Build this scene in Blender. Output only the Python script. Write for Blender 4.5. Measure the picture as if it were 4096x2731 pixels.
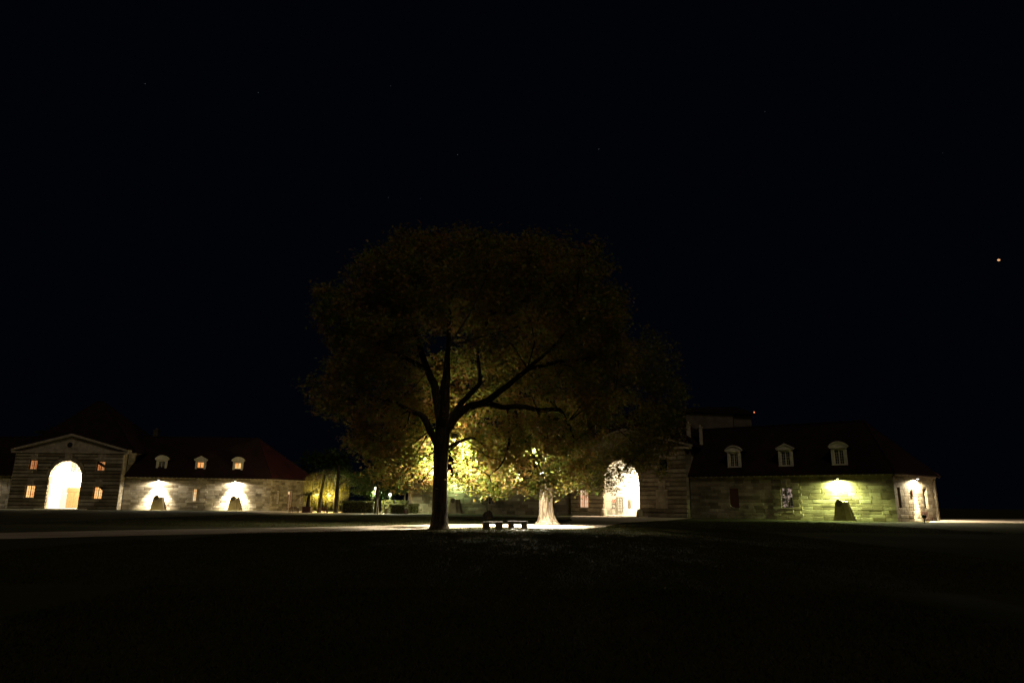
import bpy, math, random
import numpy as np
from mathutils import Matrix, Vector

for o in list(bpy.data.objects):
    bpy.data.objects.remove(o)
random.seed(7)
RNG = np.random.default_rng(11)
SC = bpy.context.scene
COL = SC.collection

# ------------------------------------------------------------------ camera
cd = bpy.data.cameras.new('camera')
cd.sensor_width = 36.0
cd.lens = 24.0
cd.clip_start = 0.1
cd.clip_end = 9000.0
cam = bpy.data.objects.new('camera', cd)
COL.objects.link(cam)
PITCH, ROLL = math.radians(13.4), 0.010
cam.matrix_world = (Matrix.Translation((0, 0, 1.6)) @ Matrix.Rotation(math.pi / 2 + PITCH, 4, 'X')
                    @ Matrix.Rotation(ROLL, 4, 'Z'))
SC.camera = cam

# ------------------------------------------------------------------ night sky
w = bpy.data.worlds.new('World')
SC.world = w
w.use_nodes = True
wn = w.node_tree
bg = wn.nodes['Background']
bg.inputs['Color'].default_value = (0.28, 0.42, 1.0, 1)
bg.inputs['Strength'].default_value = 0.0021

# faint fill sun from behind the camera, added in place of unseen ambient light
sd = bpy.data.lights.new('fill_sun', 'SUN')
sd.energy = 0.20
sd.angle = math.radians(12)
sd.color = (1.0, 0.83, 0.58)
sun = bpy.data.objects.new('fill_sun', sd)
COL.objects.link(sun)
sun.rotation_euler = Vector((-0.20, 0.70, -0.68)).to_track_quat('-Z', 'Y').to_euler()

SC.view_settings.view_transform = 'Standard'
SC.view_settings.look = 'None'
SC.view_settings.exposure = 0.0
SC.view_settings.gamma = 1.0
SC.view_settings.use_curve_mapping = False
SC.cycles.use_denoising = True
SC.cycles.max_bounces = 6
SC.cycles.diffuse_bounces = 3
SC.cycles.transmission_bounces = 4
SC.cycles.sample_clamp_indirect = 1.5
SC.cycles.caustics_reflective = False
SC.cycles.caustics_refractive = False


# ------------------------------------------------------------------ helpers
class MB:
    """collects vertices and faces of one mesh"""
    def __init__(self):
        self.v, self.f = [], []

    def add(self, verts, faces):
        b = len(self.v)
        self.v += [tuple(p) for p in verts]
        self.f += [tuple(i + b for i in q) for q in faces]

    def hexa(self, p):            # 8 points: bottom ring 0-3, top ring 4-7
        self.add(p, [(3, 2, 1, 0), (4, 5, 6, 7), (0, 1, 5, 4), (1, 2, 6, 5), (2, 3, 7, 6), (3, 0, 4, 7)])

    def box(self, x0, x1, y0, y1, z0, z1):
        self.hexa([(x0, y0, z0), (x1, y0, z0), (x1, y1, z0), (x0, y1, z0),
                   (x0, y0, z1), (x1, y0, z1), (x1, y1, z1), (x0, y1, z1)])

    def tube(self, pts, rads, n=8, caps=True, wob=0.0, flute=0.0):
        pts = [Vector(p) for p in pts]
        rings = []
        up = Vector((0.31, 0.2, 0.93))
        for i, p in enumerate(pts):
            t = (pts[min(i + 1, len(pts) - 1)] - pts[max(i - 1, 0)]).normalized()
            a = t.cross(Vector((0, 1, 0)) if abs(t.y) < 0.85 else Vector((1, 0, 0))).normalized()
            b = t.cross(a).normalized()
            r = rads[i]
            ring = []
            for k in range(n):
                an = 2 * math.pi * k / n
                rr = r * (1 + random.uniform(-wob, wob) + flute * math.sin(an * 5 + 1.3) + flute * .6 * math.sin(an * 8 + .4))
                ring.append(p + a * math.cos(an) * rr + b * math.sin(an) * rr)
            rings.append(ring)
        vs = [q for r in rings for q in r]
        fs = []
        for i in range(len(pts) - 1):
            for k in range(n):
                k2 = (k + 1) % n
                fs.append((i * n + k, i * n + k2, (i + 1) * n + k2, (i + 1) * n + k))
        if caps:
            fs.append(tuple(range(n - 1, -1, -1)))
            fs.append(tuple((len(pts) - 1) * n + k for k in range(n)))
        self.add(vs, fs)

    def lathe(self, c, prof, n=16):
        vs, fs = [], []
        for (r, z) in prof:
            for k in range(n):
                a = 2 * math.pi * k / n
                vs.append((c[0] + r * math.cos(a), c[1] + r * math.sin(a), c[2] + z))
        for i in range(len(prof) - 1):
            for k in range(n):
                k2 = (k + 1) % n
                fs.append((i * n + k, i * n + k2, (i + 1) * n + k2, (i + 1) * n + k))
        fs.append(tuple(range(n - 1, -1, -1)))
        fs.append(tuple((len(prof) - 1) * n + k for k in range(n)))
        self.add(vs, fs)

    def mesh(self, name, mat, smooth=False):
        me = bpy.data.meshes.new(name)
        me.from_pydata(self.v, [], self.f)
        if mat:
            me.materials.append(mat)
        if smooth:
            for p in me.polygons:
                p.use_smooth = True
        me.update()
        return me


def link(name, me, parent=None, kind=None, label=None):
    o = bpy.data.objects.new(name, me)
    COL.objects.link(o)
    if parent is not None:
        o.parent = parent
        o.matrix_parent_inverse = world_of(parent).inverted()
    if kind:
        o['kind'] = kind
    if label:
        o['label'] = label
    return o


def world_of(o):
    m = o.matrix_basis.copy()
    if o.parent:
        m = world_of(o.parent) @ o.matrix_parent_inverse @ m
    return m


def build(name, mb, mat, parent=None, kind=None, label=None, smooth=False):
    return link(name, mb.mesh(name, mat, smooth), parent, kind, label)


def thing(name, label, cat, loc, group=None):
    o = bpy.data.objects.new(name, None)
    o.empty_display_size = 0.3
    COL.objects.link(o)
    o.location = loc
    tag(o, label, cat, group)
    return o


def tag(o, label, cat, group=None):
    o['label'] = label
    o['category'] = cat
    if group:
        o['group'] = group
    return o


def bigmesh(name, verts, quads, mat, per=4):
    """numpy mesh of quads (or tris)"""
    me = bpy.data.meshes.new(name)
    me.vertices.add(len(verts))
    me.vertices.foreach_set('co', np.asarray(verts, np.float32).ravel())
    nf = len(quads)
    me.loops.add(nf * per)
    me.loops.foreach_set('vertex_index', np.asarray(quads, np.int32).ravel())
    me.polygons.add(nf)
    me.polygons.foreach_set('loop_start', np.arange(nf, dtype=np.int32) * per)
    me.polygons.foreach_set('loop_total', np.full(nf, per, np.int32))
    me.materials.append(mat)
    me.update(calc_edges=True)
    me.validate()
    return me


# ------------------------------------------------------------------ materials
def newmat(name):
    m = bpy.data.materials.new(name)
    m.use_nodes = True
    return m, m.node_tree, m.node_tree.nodes['Principled BSDF']


def N(nt, typ, **kw):
    n = nt.nodes.new(typ)
    for k, v in kw.items():
        setattr(n, k, v)
    return n


def plain(name, col, rough=0.7, spec=0.3, noise=0.25, scale=6.0, metal=0.0, bump=0.0):
    m, nt, b = newmat(name)
    b.inputs['Roughness'].default_value = rough
    b.inputs['Specular IOR Level'].default_value = spec
    b.inputs['Metallic'].default_value = metal
    g = N(nt, 'ShaderNodeNewGeometry')
    t = N(nt, 'ShaderNodeTexNoise')
    t.inputs['Scale'].default_value = scale
    t.inputs['Detail'].default_value = 6
    nt.links.new(g.outputs['Position'], t.inputs['Vector'])
    r = N(nt, 'ShaderNodeMapRange')
    r.inputs['From Min'].default_value = 0.3
    r.inputs['From Max'].default_value = 0.7
    r.inputs['To Min'].default_value = 1 - noise
    r.inputs['To Max'].default_value = 1 + noise
    nt.links.new(t.outputs['Fac'], r.inputs['Value'])
    mx = N(nt, 'ShaderNodeMix', data_type='RGBA', blend_type='MULTIPLY')
    mx.inputs['Factor'].default_value = 1
    mx.inputs[6].default_value = (*col, 1)
    nt.links.new(r.outputs['Result'], mx.inputs[7])
    nt.links.new(mx.outputs[2], b.inputs['Base Color'])
    if bump:
        bp = N(nt, 'ShaderNodeBump')
        bp.inputs['Strength'].default_value = bump
        nt.links.new(t.outputs['Fac'], bp.inputs['Height'])
        nt.links.new(bp.outputs['Normal'], b.inputs['Normal'])
    return m


def stone_mat(name, c1, c2, c3, scale=0.45):
    """limestone: each block has its own tone, plus stains and grain"""
    m, nt, b = newmat(name)
    b.inputs['Roughness'].default_value = 0.9
    b.inputs['Specular IOR Level'].default_value = 0.15
    g = N(nt, 'ShaderNodeNewGeometry')
    oi = N(nt, 'ShaderNodeObjectInfo')
    add = N(nt, 'ShaderNodeMath', operation='ADD')
    nt.links.new(g.outputs['Random Per Island'], add.inputs[0])
    nt.links.new(oi.outputs['Random'], add.inputs[1])
    fr = N(nt, 'ShaderNodeMath', operation='FRACT')
    nt.links.new(add.outputs[0], fr.inputs[0])
    cr = N(nt, 'ShaderNodeValToRGB')
    e = cr.color_ramp.elements
    e[0].position, e[0].color = 0.0, (*c1, 1)
    e[1].position, e[1].color = 1.0, (*c3, 1)
    x = cr.color_ramp.elements.new(0.5)
    x.color = (*c2, 1)
    nt.links.new(fr.outputs[0], cr.inputs['Fac'])
    n1 = N(nt, 'ShaderNodeTexNoise')
    n1.inputs['Scale'].default_value = scale
    n1.inputs['Detail'].default_value = 8
    n1.inputs['Roughness'].default_value = 0.65
    nt.links.new(g.outputs['Position'], n1.inputs['Vector'])
    r1 = N(nt, 'ShaderNodeMapRange')
    r1.inputs['From Min'].default_value = 0.32
    r1.inputs['From Max'].default_value = 0.68
    r1.inputs['To Min'].default_value = 0.45
    r1.inputs['To Max'].default_value = 1.2
    nt.links.new(n1.outputs['Fac'], r1.inputs['Value'])
    n2 = N(nt, 'ShaderNodeTexNoise')
    n2.inputs['Scale'].default_value = 9
    n2.inputs['Detail'].default_value = 5
    nt.links.new(g.outputs['Position'], n2.inputs['Vector'])
    r2 = N(nt, 'ShaderNodeMapRange')
    r2.inputs['To Min'].default_value = 0.72
    r2.inputs['To Max'].default_value = 1.25
    nt.links.new(n2.outputs['Fac'], r2.inputs['Value'])
    mm = N(nt, 'ShaderNodeMath', operation='MULTIPLY')
    nt.links.new(r1.outputs['Result'], mm.inputs[0])
    nt.links.new(r2.outputs['Result'], mm.inputs[1])
    mx = N(nt, 'ShaderNodeMix', data_type='RGBA', blend_type='MULTIPLY')
    mx.inputs['Factor'].default_value = 1
    nt.links.new(cr.outputs['Color'], mx.inputs[6])
    nt.links.new(mm.outputs[0], mx.inputs[7])
    nt.links.new(mx.outputs[2], b.inputs['Base Color'])
    bp = N(nt, 'ShaderNodeBump')
    bp.inputs['Strength'].default_value = 0.5
    bp.inputs['Distance'].default_value = 0.03
    nt.links.new(n2.outputs['Fac'], bp.inputs['Height'])
    nt.links.new(bp.outputs['Normal'], b.inputs['Normal'])
    return m


def leaf_mat(name, stops, trans=0.45, rough=0.5, spec=.35):
    m, nt, b = newmat(name)
    g = N(nt, 'ShaderNodeNewGeometry')
    n1 = N(nt, 'ShaderNodeTexNoise')
    n1.inputs['Scale'].default_value = 0.55
    n1.inputs['Detail'].default_value = 2
    nt.links.new(g.outputs['Position'], n1.inputs['Vector'])
    mr = N(nt, 'ShaderNodeMapRange')
    mr.inputs['From Min'].default_value = 0.3
    mr.inputs['From Max'].default_value = 0.7
    mr.clamp = False
    nt.links.new(n1.outputs['Fac'], mr.inputs['Value'])
    mx = N(nt, 'ShaderNodeMix', data_type='FLOAT')
    mx.inputs[0].default_value = 0.42
    nt.links.new(g.outputs['Random Per Island'], mx.inputs[2])
    nt.links.new(mr.outputs['Result'], mx.inputs[3])
    cr = N(nt, 'ShaderNodeValToRGB')
    e = cr.color_ramp.elements
    e[0].position, e[0].color = stops[0][0], (*stops[0][1], 1)
    e[1].position, e[1].color = stops[-1][0], (*stops[-1][1], 1)
    for p, c in stops[1:-1]:
        cr.color_ramp.elements.new(p).color = (*c, 1)
    nt.links.new(mx.outputs[0], cr.inputs['Fac'])
    b.inputs['Roughness'].default_value = rough
    b.inputs['Specular IOR Level'].default_value = spec
    nt.links.new(cr.outputs['Color'], b.inputs['Base Color'])
    tr = N(nt, 'ShaderNodeBsdfTranslucent')
    hs = N(nt, 'ShaderNodeHueSaturation')
    hs.inputs['Value'].default_value = 1.25
    hs.inputs['Saturation'].default_value = 1.0
    nt.links.new(cr.outputs['Color'], hs.inputs['Color'])
    nt.links.new(hs.outputs['Color'], tr.inputs['Color'])
    ms = N(nt, 'ShaderNodeMixShader')
    ms.inputs[0].default_value = trans
    nt.links.new(b.outputs[0], ms.inputs[1])
    nt.links.new(tr.outputs[0], ms.inputs[2])
    nt.links.new(ms.outputs[0], nt.nodes['Material Output'].inputs['Surface'])
    return m


def bark_mat(name, c1, c2, zs=1.2, sc=7.0):
    m, nt, b = newmat(name)
    b.inputs['Roughness'].default_value = 0.95
    b.inputs['Specular IOR Level'].default_value = 0.1
    g = N(nt, 'ShaderNodeNewGeometry')
    mp = N(nt, 'ShaderNodeMapping')
    mp.inputs['Scale'].default_value = (sc, sc, zs)
    nt.links.new(g.outputs['Position'], mp.inputs['Vector'])
    n1 = N(nt, 'ShaderNodeTexNoise')
    n1.inputs['Scale'].default_value = 1.0
    n1.inputs['Detail'].default_value = 8
    n1.inputs['Roughness'].default_value = 0.7
    nt.links.new(mp.outputs[0], n1.inputs['Vector'])
    cr = N(nt, 'ShaderNodeValToRGB')
    e = cr.color_ramp.elements
    e[0].position, e[0].color = 0.40, (*c1, 1)
    e[1].position, e[1].color = 0.60, (*c2, 1)
    nt.links.new(n1.outputs['Fac'], cr.inputs['Fac'])
    nt.links.new(cr.outputs['Color'], b.inputs['Base Color'])
    bp = N(nt, 'ShaderNodeBump')
    bp.inputs['Strength'].default_value = 1.0
    bp.inputs['Distance'].default_value = 0.08
    nt.links.new(n1.outputs['Fac'], bp.inputs['Height'])
    nt.links.new(bp.outputs['Normal'], b.inputs['Normal'])
    return m


def ground_mat(name, c1, c2, c3, s1=0.12, s2=9.0, bump=0.6):
    m, nt, b = newmat(name)
    b.inputs['Roughness'].default_value = 0.95
    b.inputs['Specular IOR Level'].default_value = 0.1
    g = N(nt, 'ShaderNodeNewGeometry')
    a = N(nt, 'ShaderNodeTexNoise')
    a.inputs['Scale'].default_value = s1
    a.inputs['Detail'].default_value = 6
    nt.links.new(g.outputs['Position'], a.inputs['Vector'])
    c = N(nt, 'ShaderNodeTexNoise')
    c.inputs['Scale'].default_value = s2
    c.inputs['Detail'].default_value = 6
    c.inputs['Roughness'].default_value = 0.7
    nt.links.new(g.outputs['Position'], c.inputs['Vector'])
    mx = N(nt, 'ShaderNodeMix', data_type='FLOAT')
    mx.inputs[0].default_value = 0.5
    nt.links.new(a.outputs['Fac'], mx.inputs[2])
    nt.links.new(c.outputs['Fac'], mx.inputs[3])
    cr = N(nt, 'ShaderNodeValToRGB')
    e = cr.color_ramp.elements
    e[0].position, e[0].color = 0.36, (*c1, 1)
    e[1].position, e[1].color = 0.66, (*c3, 1)
    cr.color_ramp.elements.new(0.5).color = (*c2, 1)
    nt.links.new(mx.outputs[0], cr.inputs['Fac'])
    nt.links.new(cr.outputs['Color'], b.inputs['Base Color'])
    bp = N(nt, 'ShaderNodeBump')
    bp.inputs['Strength'].default_value = bump
    bp.inputs['Distance'].default_value = 0.05
    nt.links.new(c.outputs['Fac'], bp.inputs['Height'])
    nt.links.new(bp.outputs['Normal'], b.inputs['Normal'])
    return m


def roof_mat(name, c1, c2):
    m, nt, b = newmat(name)
    b.inputs['Roughness'].default_value = 0.9
    b.inputs['Specular IOR Level'].default_value = 0.15
    g = N(nt, 'ShaderNodeNewGeometry')
    mp = N(nt, 'ShaderNodeMapping')
    mp.inputs['Scale'].default_value = (0.4, 0.4, 0.4)
    nt.links.new(g.outputs['Position'], mp.inputs['Vector'])
    n1 = N(nt, 'ShaderNodeTexNoise')
    n1.inputs['Scale'].default_value = 1.2
    n1.inputs['Detail'].default_value = 9
    n1.inputs['Roughness'].default_value = 0.75
    nt.links.new(mp.outputs[0], n1.inputs['Vector'])
    cr = N(nt, 'ShaderNodeValToRGB')
    e = cr.color_ramp.elements
    e[0].position, e[0].color = 0.35, (*c1, 1)
    e[1].position, e[1].color = 0.65, (*c2, 1)
    nt.links.new(n1.outputs['Fac'], cr.inputs['Fac'])
    nt.links.new(cr.outputs['Color'], b.inputs['Base Color'])
    wv = N(nt, 'ShaderNodeTexWave', wave_type='BANDS', bands_direction='Z', wave_profile='SAW')
    wv.inputs['Scale'].default_value = 1.6
    wv.inputs['Distortion'].default_value = 0.6
    nt.links.new(g.outputs['Position'], wv.inputs['Vector'])
    bp = N(nt, 'ShaderNodeBump')
    bp.inputs['Strength'].default_value = 0.6
    bp.inputs['Distance'].default_value = 0.05
    nt.links.new(wv.outputs['Fac'], bp.inputs['Height'])
    nt.links.new(bp.outputs['Normal'], b.inputs['Normal'])
    return m


def glow(name, col, strength, vary=0.0, scale=2.0, col2=None, p0=.36, p1=.62):
    """a lit lamp lens, a lit window pane, or reflections painted on a pane"""
    m, nt, b = newmat(name)
    b.inputs['Base Color'].default_value = (0.05, 0.05, 0.05, 1)
    b.inputs['Emission Strength'].default_value = strength
    b.inputs['Emission Color'].default_value = (*col, 1)
    m.cycles.emission_sampling = 'NONE'
    if vary:
        g = N(nt, 'ShaderNodeNewGeometry')
        t = N(nt, 'ShaderNodeTexNoise')
        t.inputs['Scale'].default_value = scale
        nt.links.new(g.outputs['Position'], t.inputs['Vector'])
        cr = N(nt, 'ShaderNodeValToRGB')
        e = cr.color_ramp.elements
        e[0].position, e[0].color = p0, (*(col2 or tuple(x * (1 - vary) for x in col)), 1)
        e[1].position, e[1].color = p1, (*col, 1)
        nt.links.new(t.outputs['Fac'], cr.inputs['Fac'])
        nt.links.new(cr.outputs['Color'], b.inputs['Emission Color'])
    return m


M = {
    'stone': stone_mat('limestone', (0.20, 0.16, 0.105), (0.40, 0.335, 0.235), (0.52, 0.45, 0.34)),
    'stone_r': stone_mat('limestone_weathered', (0.19, 0.15, 0.10), (0.36, 0.30, 0.21), (0.46, 0.40, 0.29)),
    'mortar': plain('mortar', (0.20, 0.165, 0.115), 0.95, 0.1, 0.3, 1.2),
    'trim': plain('pale_trim_stone', (0.38, 0.32, 0.235), 0.85, 0.2, 0.35, 1.6, bump=0.2),
    'paint': plain('cream_paint', (0.66, 0.62, 0.52), 0.6, 0.3, 0.12, 3.0),
    'plaster': plain('white_plaster', (0.78, 0.74, 0.66), 0.85, 0.2, 0.08, 1.5),
    'roof': roof_mat('old_clay_tile', (0.012, 0.006, 0.006), (0.026, 0.011, 0.011)),
    'roof_red': roof_mat('red_clay_tile', (0.022, 0.006, 0.008), (0.044, 0.010, 0.012)),
    'glass_dark': plain('dark_window_glass', (0.03, 0.03, 0.035), 0.08, 0.6, 0.1),
    'bark': bark_mat('dark_bark', (0.024, 0.018, 0.013), (0.065, 0.05, 0.036)),
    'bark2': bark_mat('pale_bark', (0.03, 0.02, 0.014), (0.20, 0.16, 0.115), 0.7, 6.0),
    'wood': plain('dark_red_wood', (0.10, 0.035, 0.025), 0.6, 0.3, 0.3, 8),
    'door': plain('tan_door', (0.33, 0.19, 0.085), 0.6, 0.3, 0.15, 4),
    'iron': plain('black_iron', (0.03, 0.028, 0.025), 0.55, 0.4, 0.2, 8),
    'zinc': plain('grey_zinc', (0.22, 0.21, 0.19), 0.5, 0.4, 0.2, 4),
    'dark_stone': plain('dark_stone_cavity_shade', (0.09, 0.075, 0.05), 0.95, 0.1, 0.3, 4),  # dark chimney stone; also stands for shade in the hood mouths
    'gravel': ground_mat('pale_gravel', (0.33, 0.26, 0.20), (0.46, 0.38, 0.30), (0.56, 0.47, 0.38), 0.5, 16, 0.5),
    'grass': ground_mat('lawn', (0.018, 0.022, 0.008), (0.036, 0.036, 0.013), (0.066, 0.054, 0.024), 0.14, 7.0, 1.0),
    'blade': leaf_mat('grass_blade', [(0.1, (0.020, 0.030, 0.008)), (0.5, (0.042, 0.044, 0.015)), (0.9, (0.090, 0.070, 0.030))], 0.25, .95, .05),
    'litter': leaf_mat('fallen_leaf', [(0.1, (0.05, 0.025, 0.012)), (0.9, (0.12, 0.065, 0.028))], 0.1),
    'leaf_a': leaf_mat('autumn_chestnut_leaf', [(0.05, (0.09, 0.16, 0.028)), (0.38, (0.20, 0.24, 0.036)), (0.62, (0.36, 0.23, 0.055)), (0.92, (0.32, 0.14, 0.06))], 0.42),
    'leaf_b': leaf_mat('turning_chestnut_leaf', [(0.08, (0.09, 0.14, 0.026)), (0.45, (0.18, 0.19, 0.035)), (0.7, (0.28, 0.21, 0.045)), (0.95, (0.25, 0.13, 0.045))], 0.42),
    'leaf_g': leaf_mat('green_leaf', [(0.1, (0.018, 0.045, 0.008)), (0.6, (0.04, 0.075, 0.012)), (0.95, (0.07, 0.09, 0.018))], 0.45),
    'leaf_w': leaf_mat('willow_leaf', [(0.1, (0.10, 0.11, 0.012)), (0.9, (0.20, 0.17, 0.015))], 0.4),
    'leaf_h': leaf_mat('hedge_leaf', [(0.1, (0.05, 0.06, 0.015)), (0.6, (0.10, 0.10, 0.025)), (0.95, (0.18, 0.13, 0.05))], 0.3),
    'palm': plain('palm_green', (0.03, 0.045, 0.015), 0.5, 0.4, 0.2, 5),
    'canvas': plain('pale_canvas', (0.5, 0.42, 0.42), 0.8, 0.2, 0.15, 12),
    'canvas_d': plain('dark_canvas', (0.04, 0.04, 0.045), 0.8, 0.2, 0.15, 12),
    'red_print': plain('red_notice', (0.75, 0.09, 0.04), 0.6, 0.3, 0.05),
    'white_print': plain('white_notice', (0.8, 0.78, 0.74), 0.6, 0.3, 0.05),
    'dark_print': plain('dark_notice', (0.10, 0.085, 0.07), 0.6, 0.3, 0.2, 30),
    'win_warm': glow('warm_lit_pane', (1.0, 0.64, 0.24), 1.3, 0.4, 1.1, (1.0, 0.33, 0.07)),
    'win_orange': glow('orange_lit_pane', (1.0, 0.42, 0.15), 0.62, 0.4, 1.4, (0.75, 0.19, 0.05)),
    'win_pale': glow('pale_lit_pane', (1.0, 0.78, 0.42), 0.95, 0.3, 1.6, (1.0, 0.45, 0.14)),
    'win_dim': glow('dim_lit_pane', (1.0, 0.42, 0.15), 0.16, 0.5, 2.0),
    'win_pink': glow('pink_lit_pane', (1.0, 0.66, 0.42), 0.95, 0.4, 1.5, (1.0, 0.40, 0.18)),
    'win_glint': glow('painted_glint_pane', (0.85, 0.62, 0.50), 0.40, 1.0, 2.6, (0.012, 0.011, 0.008), .50, .60),  # reflections painted into the pane as patchy glow
    'lens_w': glow('white_lens', (1.0, 0.93, 0.78), 6),
    'lens_y': glow('yellow_lens', (0.95, 1.0, 0.45), 5),
    'bulb': glow('bulb_glass', (1.0, 0.88, 0.68), 5),
    'red_lens': glow('orange_beacon', (1.0, 0.28, 0.08), 1.3),
}

# ------------------------------------------------------------------ ground
g = MB()
g.add([(-4000, -60, 0), (4000, -60, 0), (4000, 6000, 0), (-4000, 6000, 0)], [(0, 1, 2, 3)])
build('lawn', g, M['grass'], kind='structure')


def sheet(name, near, far, z, mat):
    """strip between two polylines with the same number of points, edges a little ragged"""
    def dense(p):
        out = []
        for a, b in zip(p[:-1], p[1:]):
            n = 14
            for k in range(n):
                t = k / n
                out.append((a[0] + (b[0] - a[0]) * t, a[1] + (b[1] - a[1]) * t))
        out.append(p[-1])
        return [(x + random.uniform(-.07, .07), y + random.uniform(-.16, .16)) for x, y in out]
    a, b = dense(near), dense(far)
    g = MB()
    vs = [(x, y, z) for x, y in a] + [(x, y, z) for x, y in b]
    n = len(a)
    g.add(vs, [(i, i + 1, n + i + 1, n + i) for i in range(n - 1)])
    o = build(name, g, mat, kind='structure')
    return o


sheet('gravel_path', [(-36, 14), (-21.0, 29.3), (-17.1, 33.7), (-10.2, 39.4), (-6.4, 43.2), (-4.2, 47.0), (-1.4, 49.8), (1.0, 49.2), (2.3, 47.2), (4.8, 47.6), (7.2, 54), (10.5, 66), (17, 78), (25, 96.5)],
      [(-41, 19), (-24.9, 34.7), (-20.3, 40.0), (-12.4, 47.3), (-9.5, 50.6), (-6.6, 54.5), (-3.2, 57.2), (1.2, 58.6), (2.6, 59.2), (4.2, 61.5), (5.2, 66), (6.5, 74), (7.6, 90), (9.8, 108.5)], 0.008, M['gravel'])
sheet('terrace_gravel', [(-46, 119), (-33, 96), (-26, 93), (-15.5, 101.5), (-10, 112.5)],
      [(-44, 128), (-40, 139), (-30, 142), (-19, 140), (-14, 121)], 0.008, M['gravel'])
sheet('side_path', [(50, 83), (66, 85), (110, 92)], [(56, 95.5), (72, 112), (120, 140)], 0.008, M['gravel'])


# ------------------------------------------------------------------ stone buildings
class Frame:
    """a facade line: s runs along it, off goes into the building, z up"""
    def __init__(self, a, b):
        self.o = Vector((a[0], a[1], 0))
        v = Vector((b[0] - a[0], b[1] - a[1], 0))
        self.L = v.length
        self.d = v.normalized()
        self.n = Vector((-self.d.y, self.d.x, 0))

    def P(self, s, off, z):
        return self.o + self.d * s + self.n * off + Vector((0, 0, z))

    def mat(self, s, off, z, ls, lo, lz):
        m = Matrix.Identity(4)
        for i in range(3):
            m[i][0] = self.d[i] * ls
            m[i][1] = self.n[i] * lo
        m[2][2] = lz
        m.translation = self.P(s, off, z)
        return m

    def box(self, mb, s0, s1, o0, o1, z0, z1):
        P = self.P
        mb.hexa([P(s0, o0, z0), P(s1, o0, z0), P(s1, o1, z0), P(s0, o1, z0),
                 P(s0, o0, z1), P(s1, o0, z1), P(s1, o1, z1), P(s0, o1, z1)])

    def prism(self, mb, prof, o0, o1):
        """polygon in (s, z) extruded from o0 to o1"""
        n = len(prof)
        vs = [self.P(s, o0, z) for s, z in prof] + [self.P(s, o1, z) for s, z in prof]
        fs = [tuple(range(n)), tuple(range(2 * n - 1, n - 1, -1))]
        for i in range(n):
            j = (i + 1) % n
            fs.append((j, i, n + i, n + j))
        mb.add(vs, fs)


def unit_stone(cx, cz, seed):
    """block with chamfered front edges, -0.5..0.5; the front is at y=-0.5"""
    rr = random.Random(seed)
    j = lambda a: rr.uniform(-a, a)
    b = [(-.5, .5, -.5), (.5, .5, -.5), (.5, .5, .5), (-.5, .5, .5)]
    md = [(-.5, -.25, -.5), (.5, -.25, -.5), (.5, -.25, .5), (-.5, -.25, .5)]
    f = [(-.5 + cx + j(.008), -.5 + j(.05), -.5 + cz + j(.02)), (.5 - cx + j(.008), -.5 + j(.05), -.5 + cz + j(.02)),
         (.5 - cx + j(.008), -.5 + j(.05), .5 - cz + j(.02)), (-.5 + cx + j(.008), -.5 + j(.05), .5 - cz + j(.02))]
    vs = b + md + f
    fs = [(0, 3, 2, 1)]
    for i in range(4):
        k = (i + 1) % 4
        fs.append((i, k, 4 + k, 4 + i))
        fs.append((4 + i, 4 + k, 8 + k, 8 + i))
    fs.append((8, 9, 10, 11))
    return vs, fs


STONES = [unit_stone(.025, .075, k) for k in range(6)]
STONE_MESH = {}


def stone_meshes(key):
    if key not in STONE_MESH:
        L = []
        for vs, fs in STONES:
            mb = MB()
            mb.add(vs, fs)
            L.append(mb.mesh('stone', M[key]))
        STONE_MESH[key] = L
    return STONE_MESH[key]


class Stones:
    """all the blocks of one building; the largest become parts, the rest one joined part"""
    def __init__(self, key):
        self.key, self.items = key, []

    def put(self, part, mat, pri):
        self.items.append((pri, part, mat))

    def finish(self, limit=296):
        self.items.sort(key=lambda t: -t[0])
        ms = stone_meshes(self.key)
        for i, (pri, part, mt) in enumerate(self.items[:limit]):
            o = bpy.data.objects.new('stone', ms[i % len(ms)])
            COL.objects.link(o)
            o.parent = part
            o.matrix_parent_inverse = world_of(part).inverted()
            o.matrix_basis = mt
        rest = {}
        for i, (pri, part, mt) in enumerate(self.items[limit:]):
            rest.setdefault(part.name, (part, []))[1].append((i, mt))
        for nm, (part, lst) in rest.items():
            mb = MB()
            for i, mt in lst:
                vs, fs = STONES[i % len(STONES)]
                mb.add([mt @ Vector(v) for v in vs], fs)
            build('stonework', mb, M[self.key], part, kind='stuff')


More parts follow.
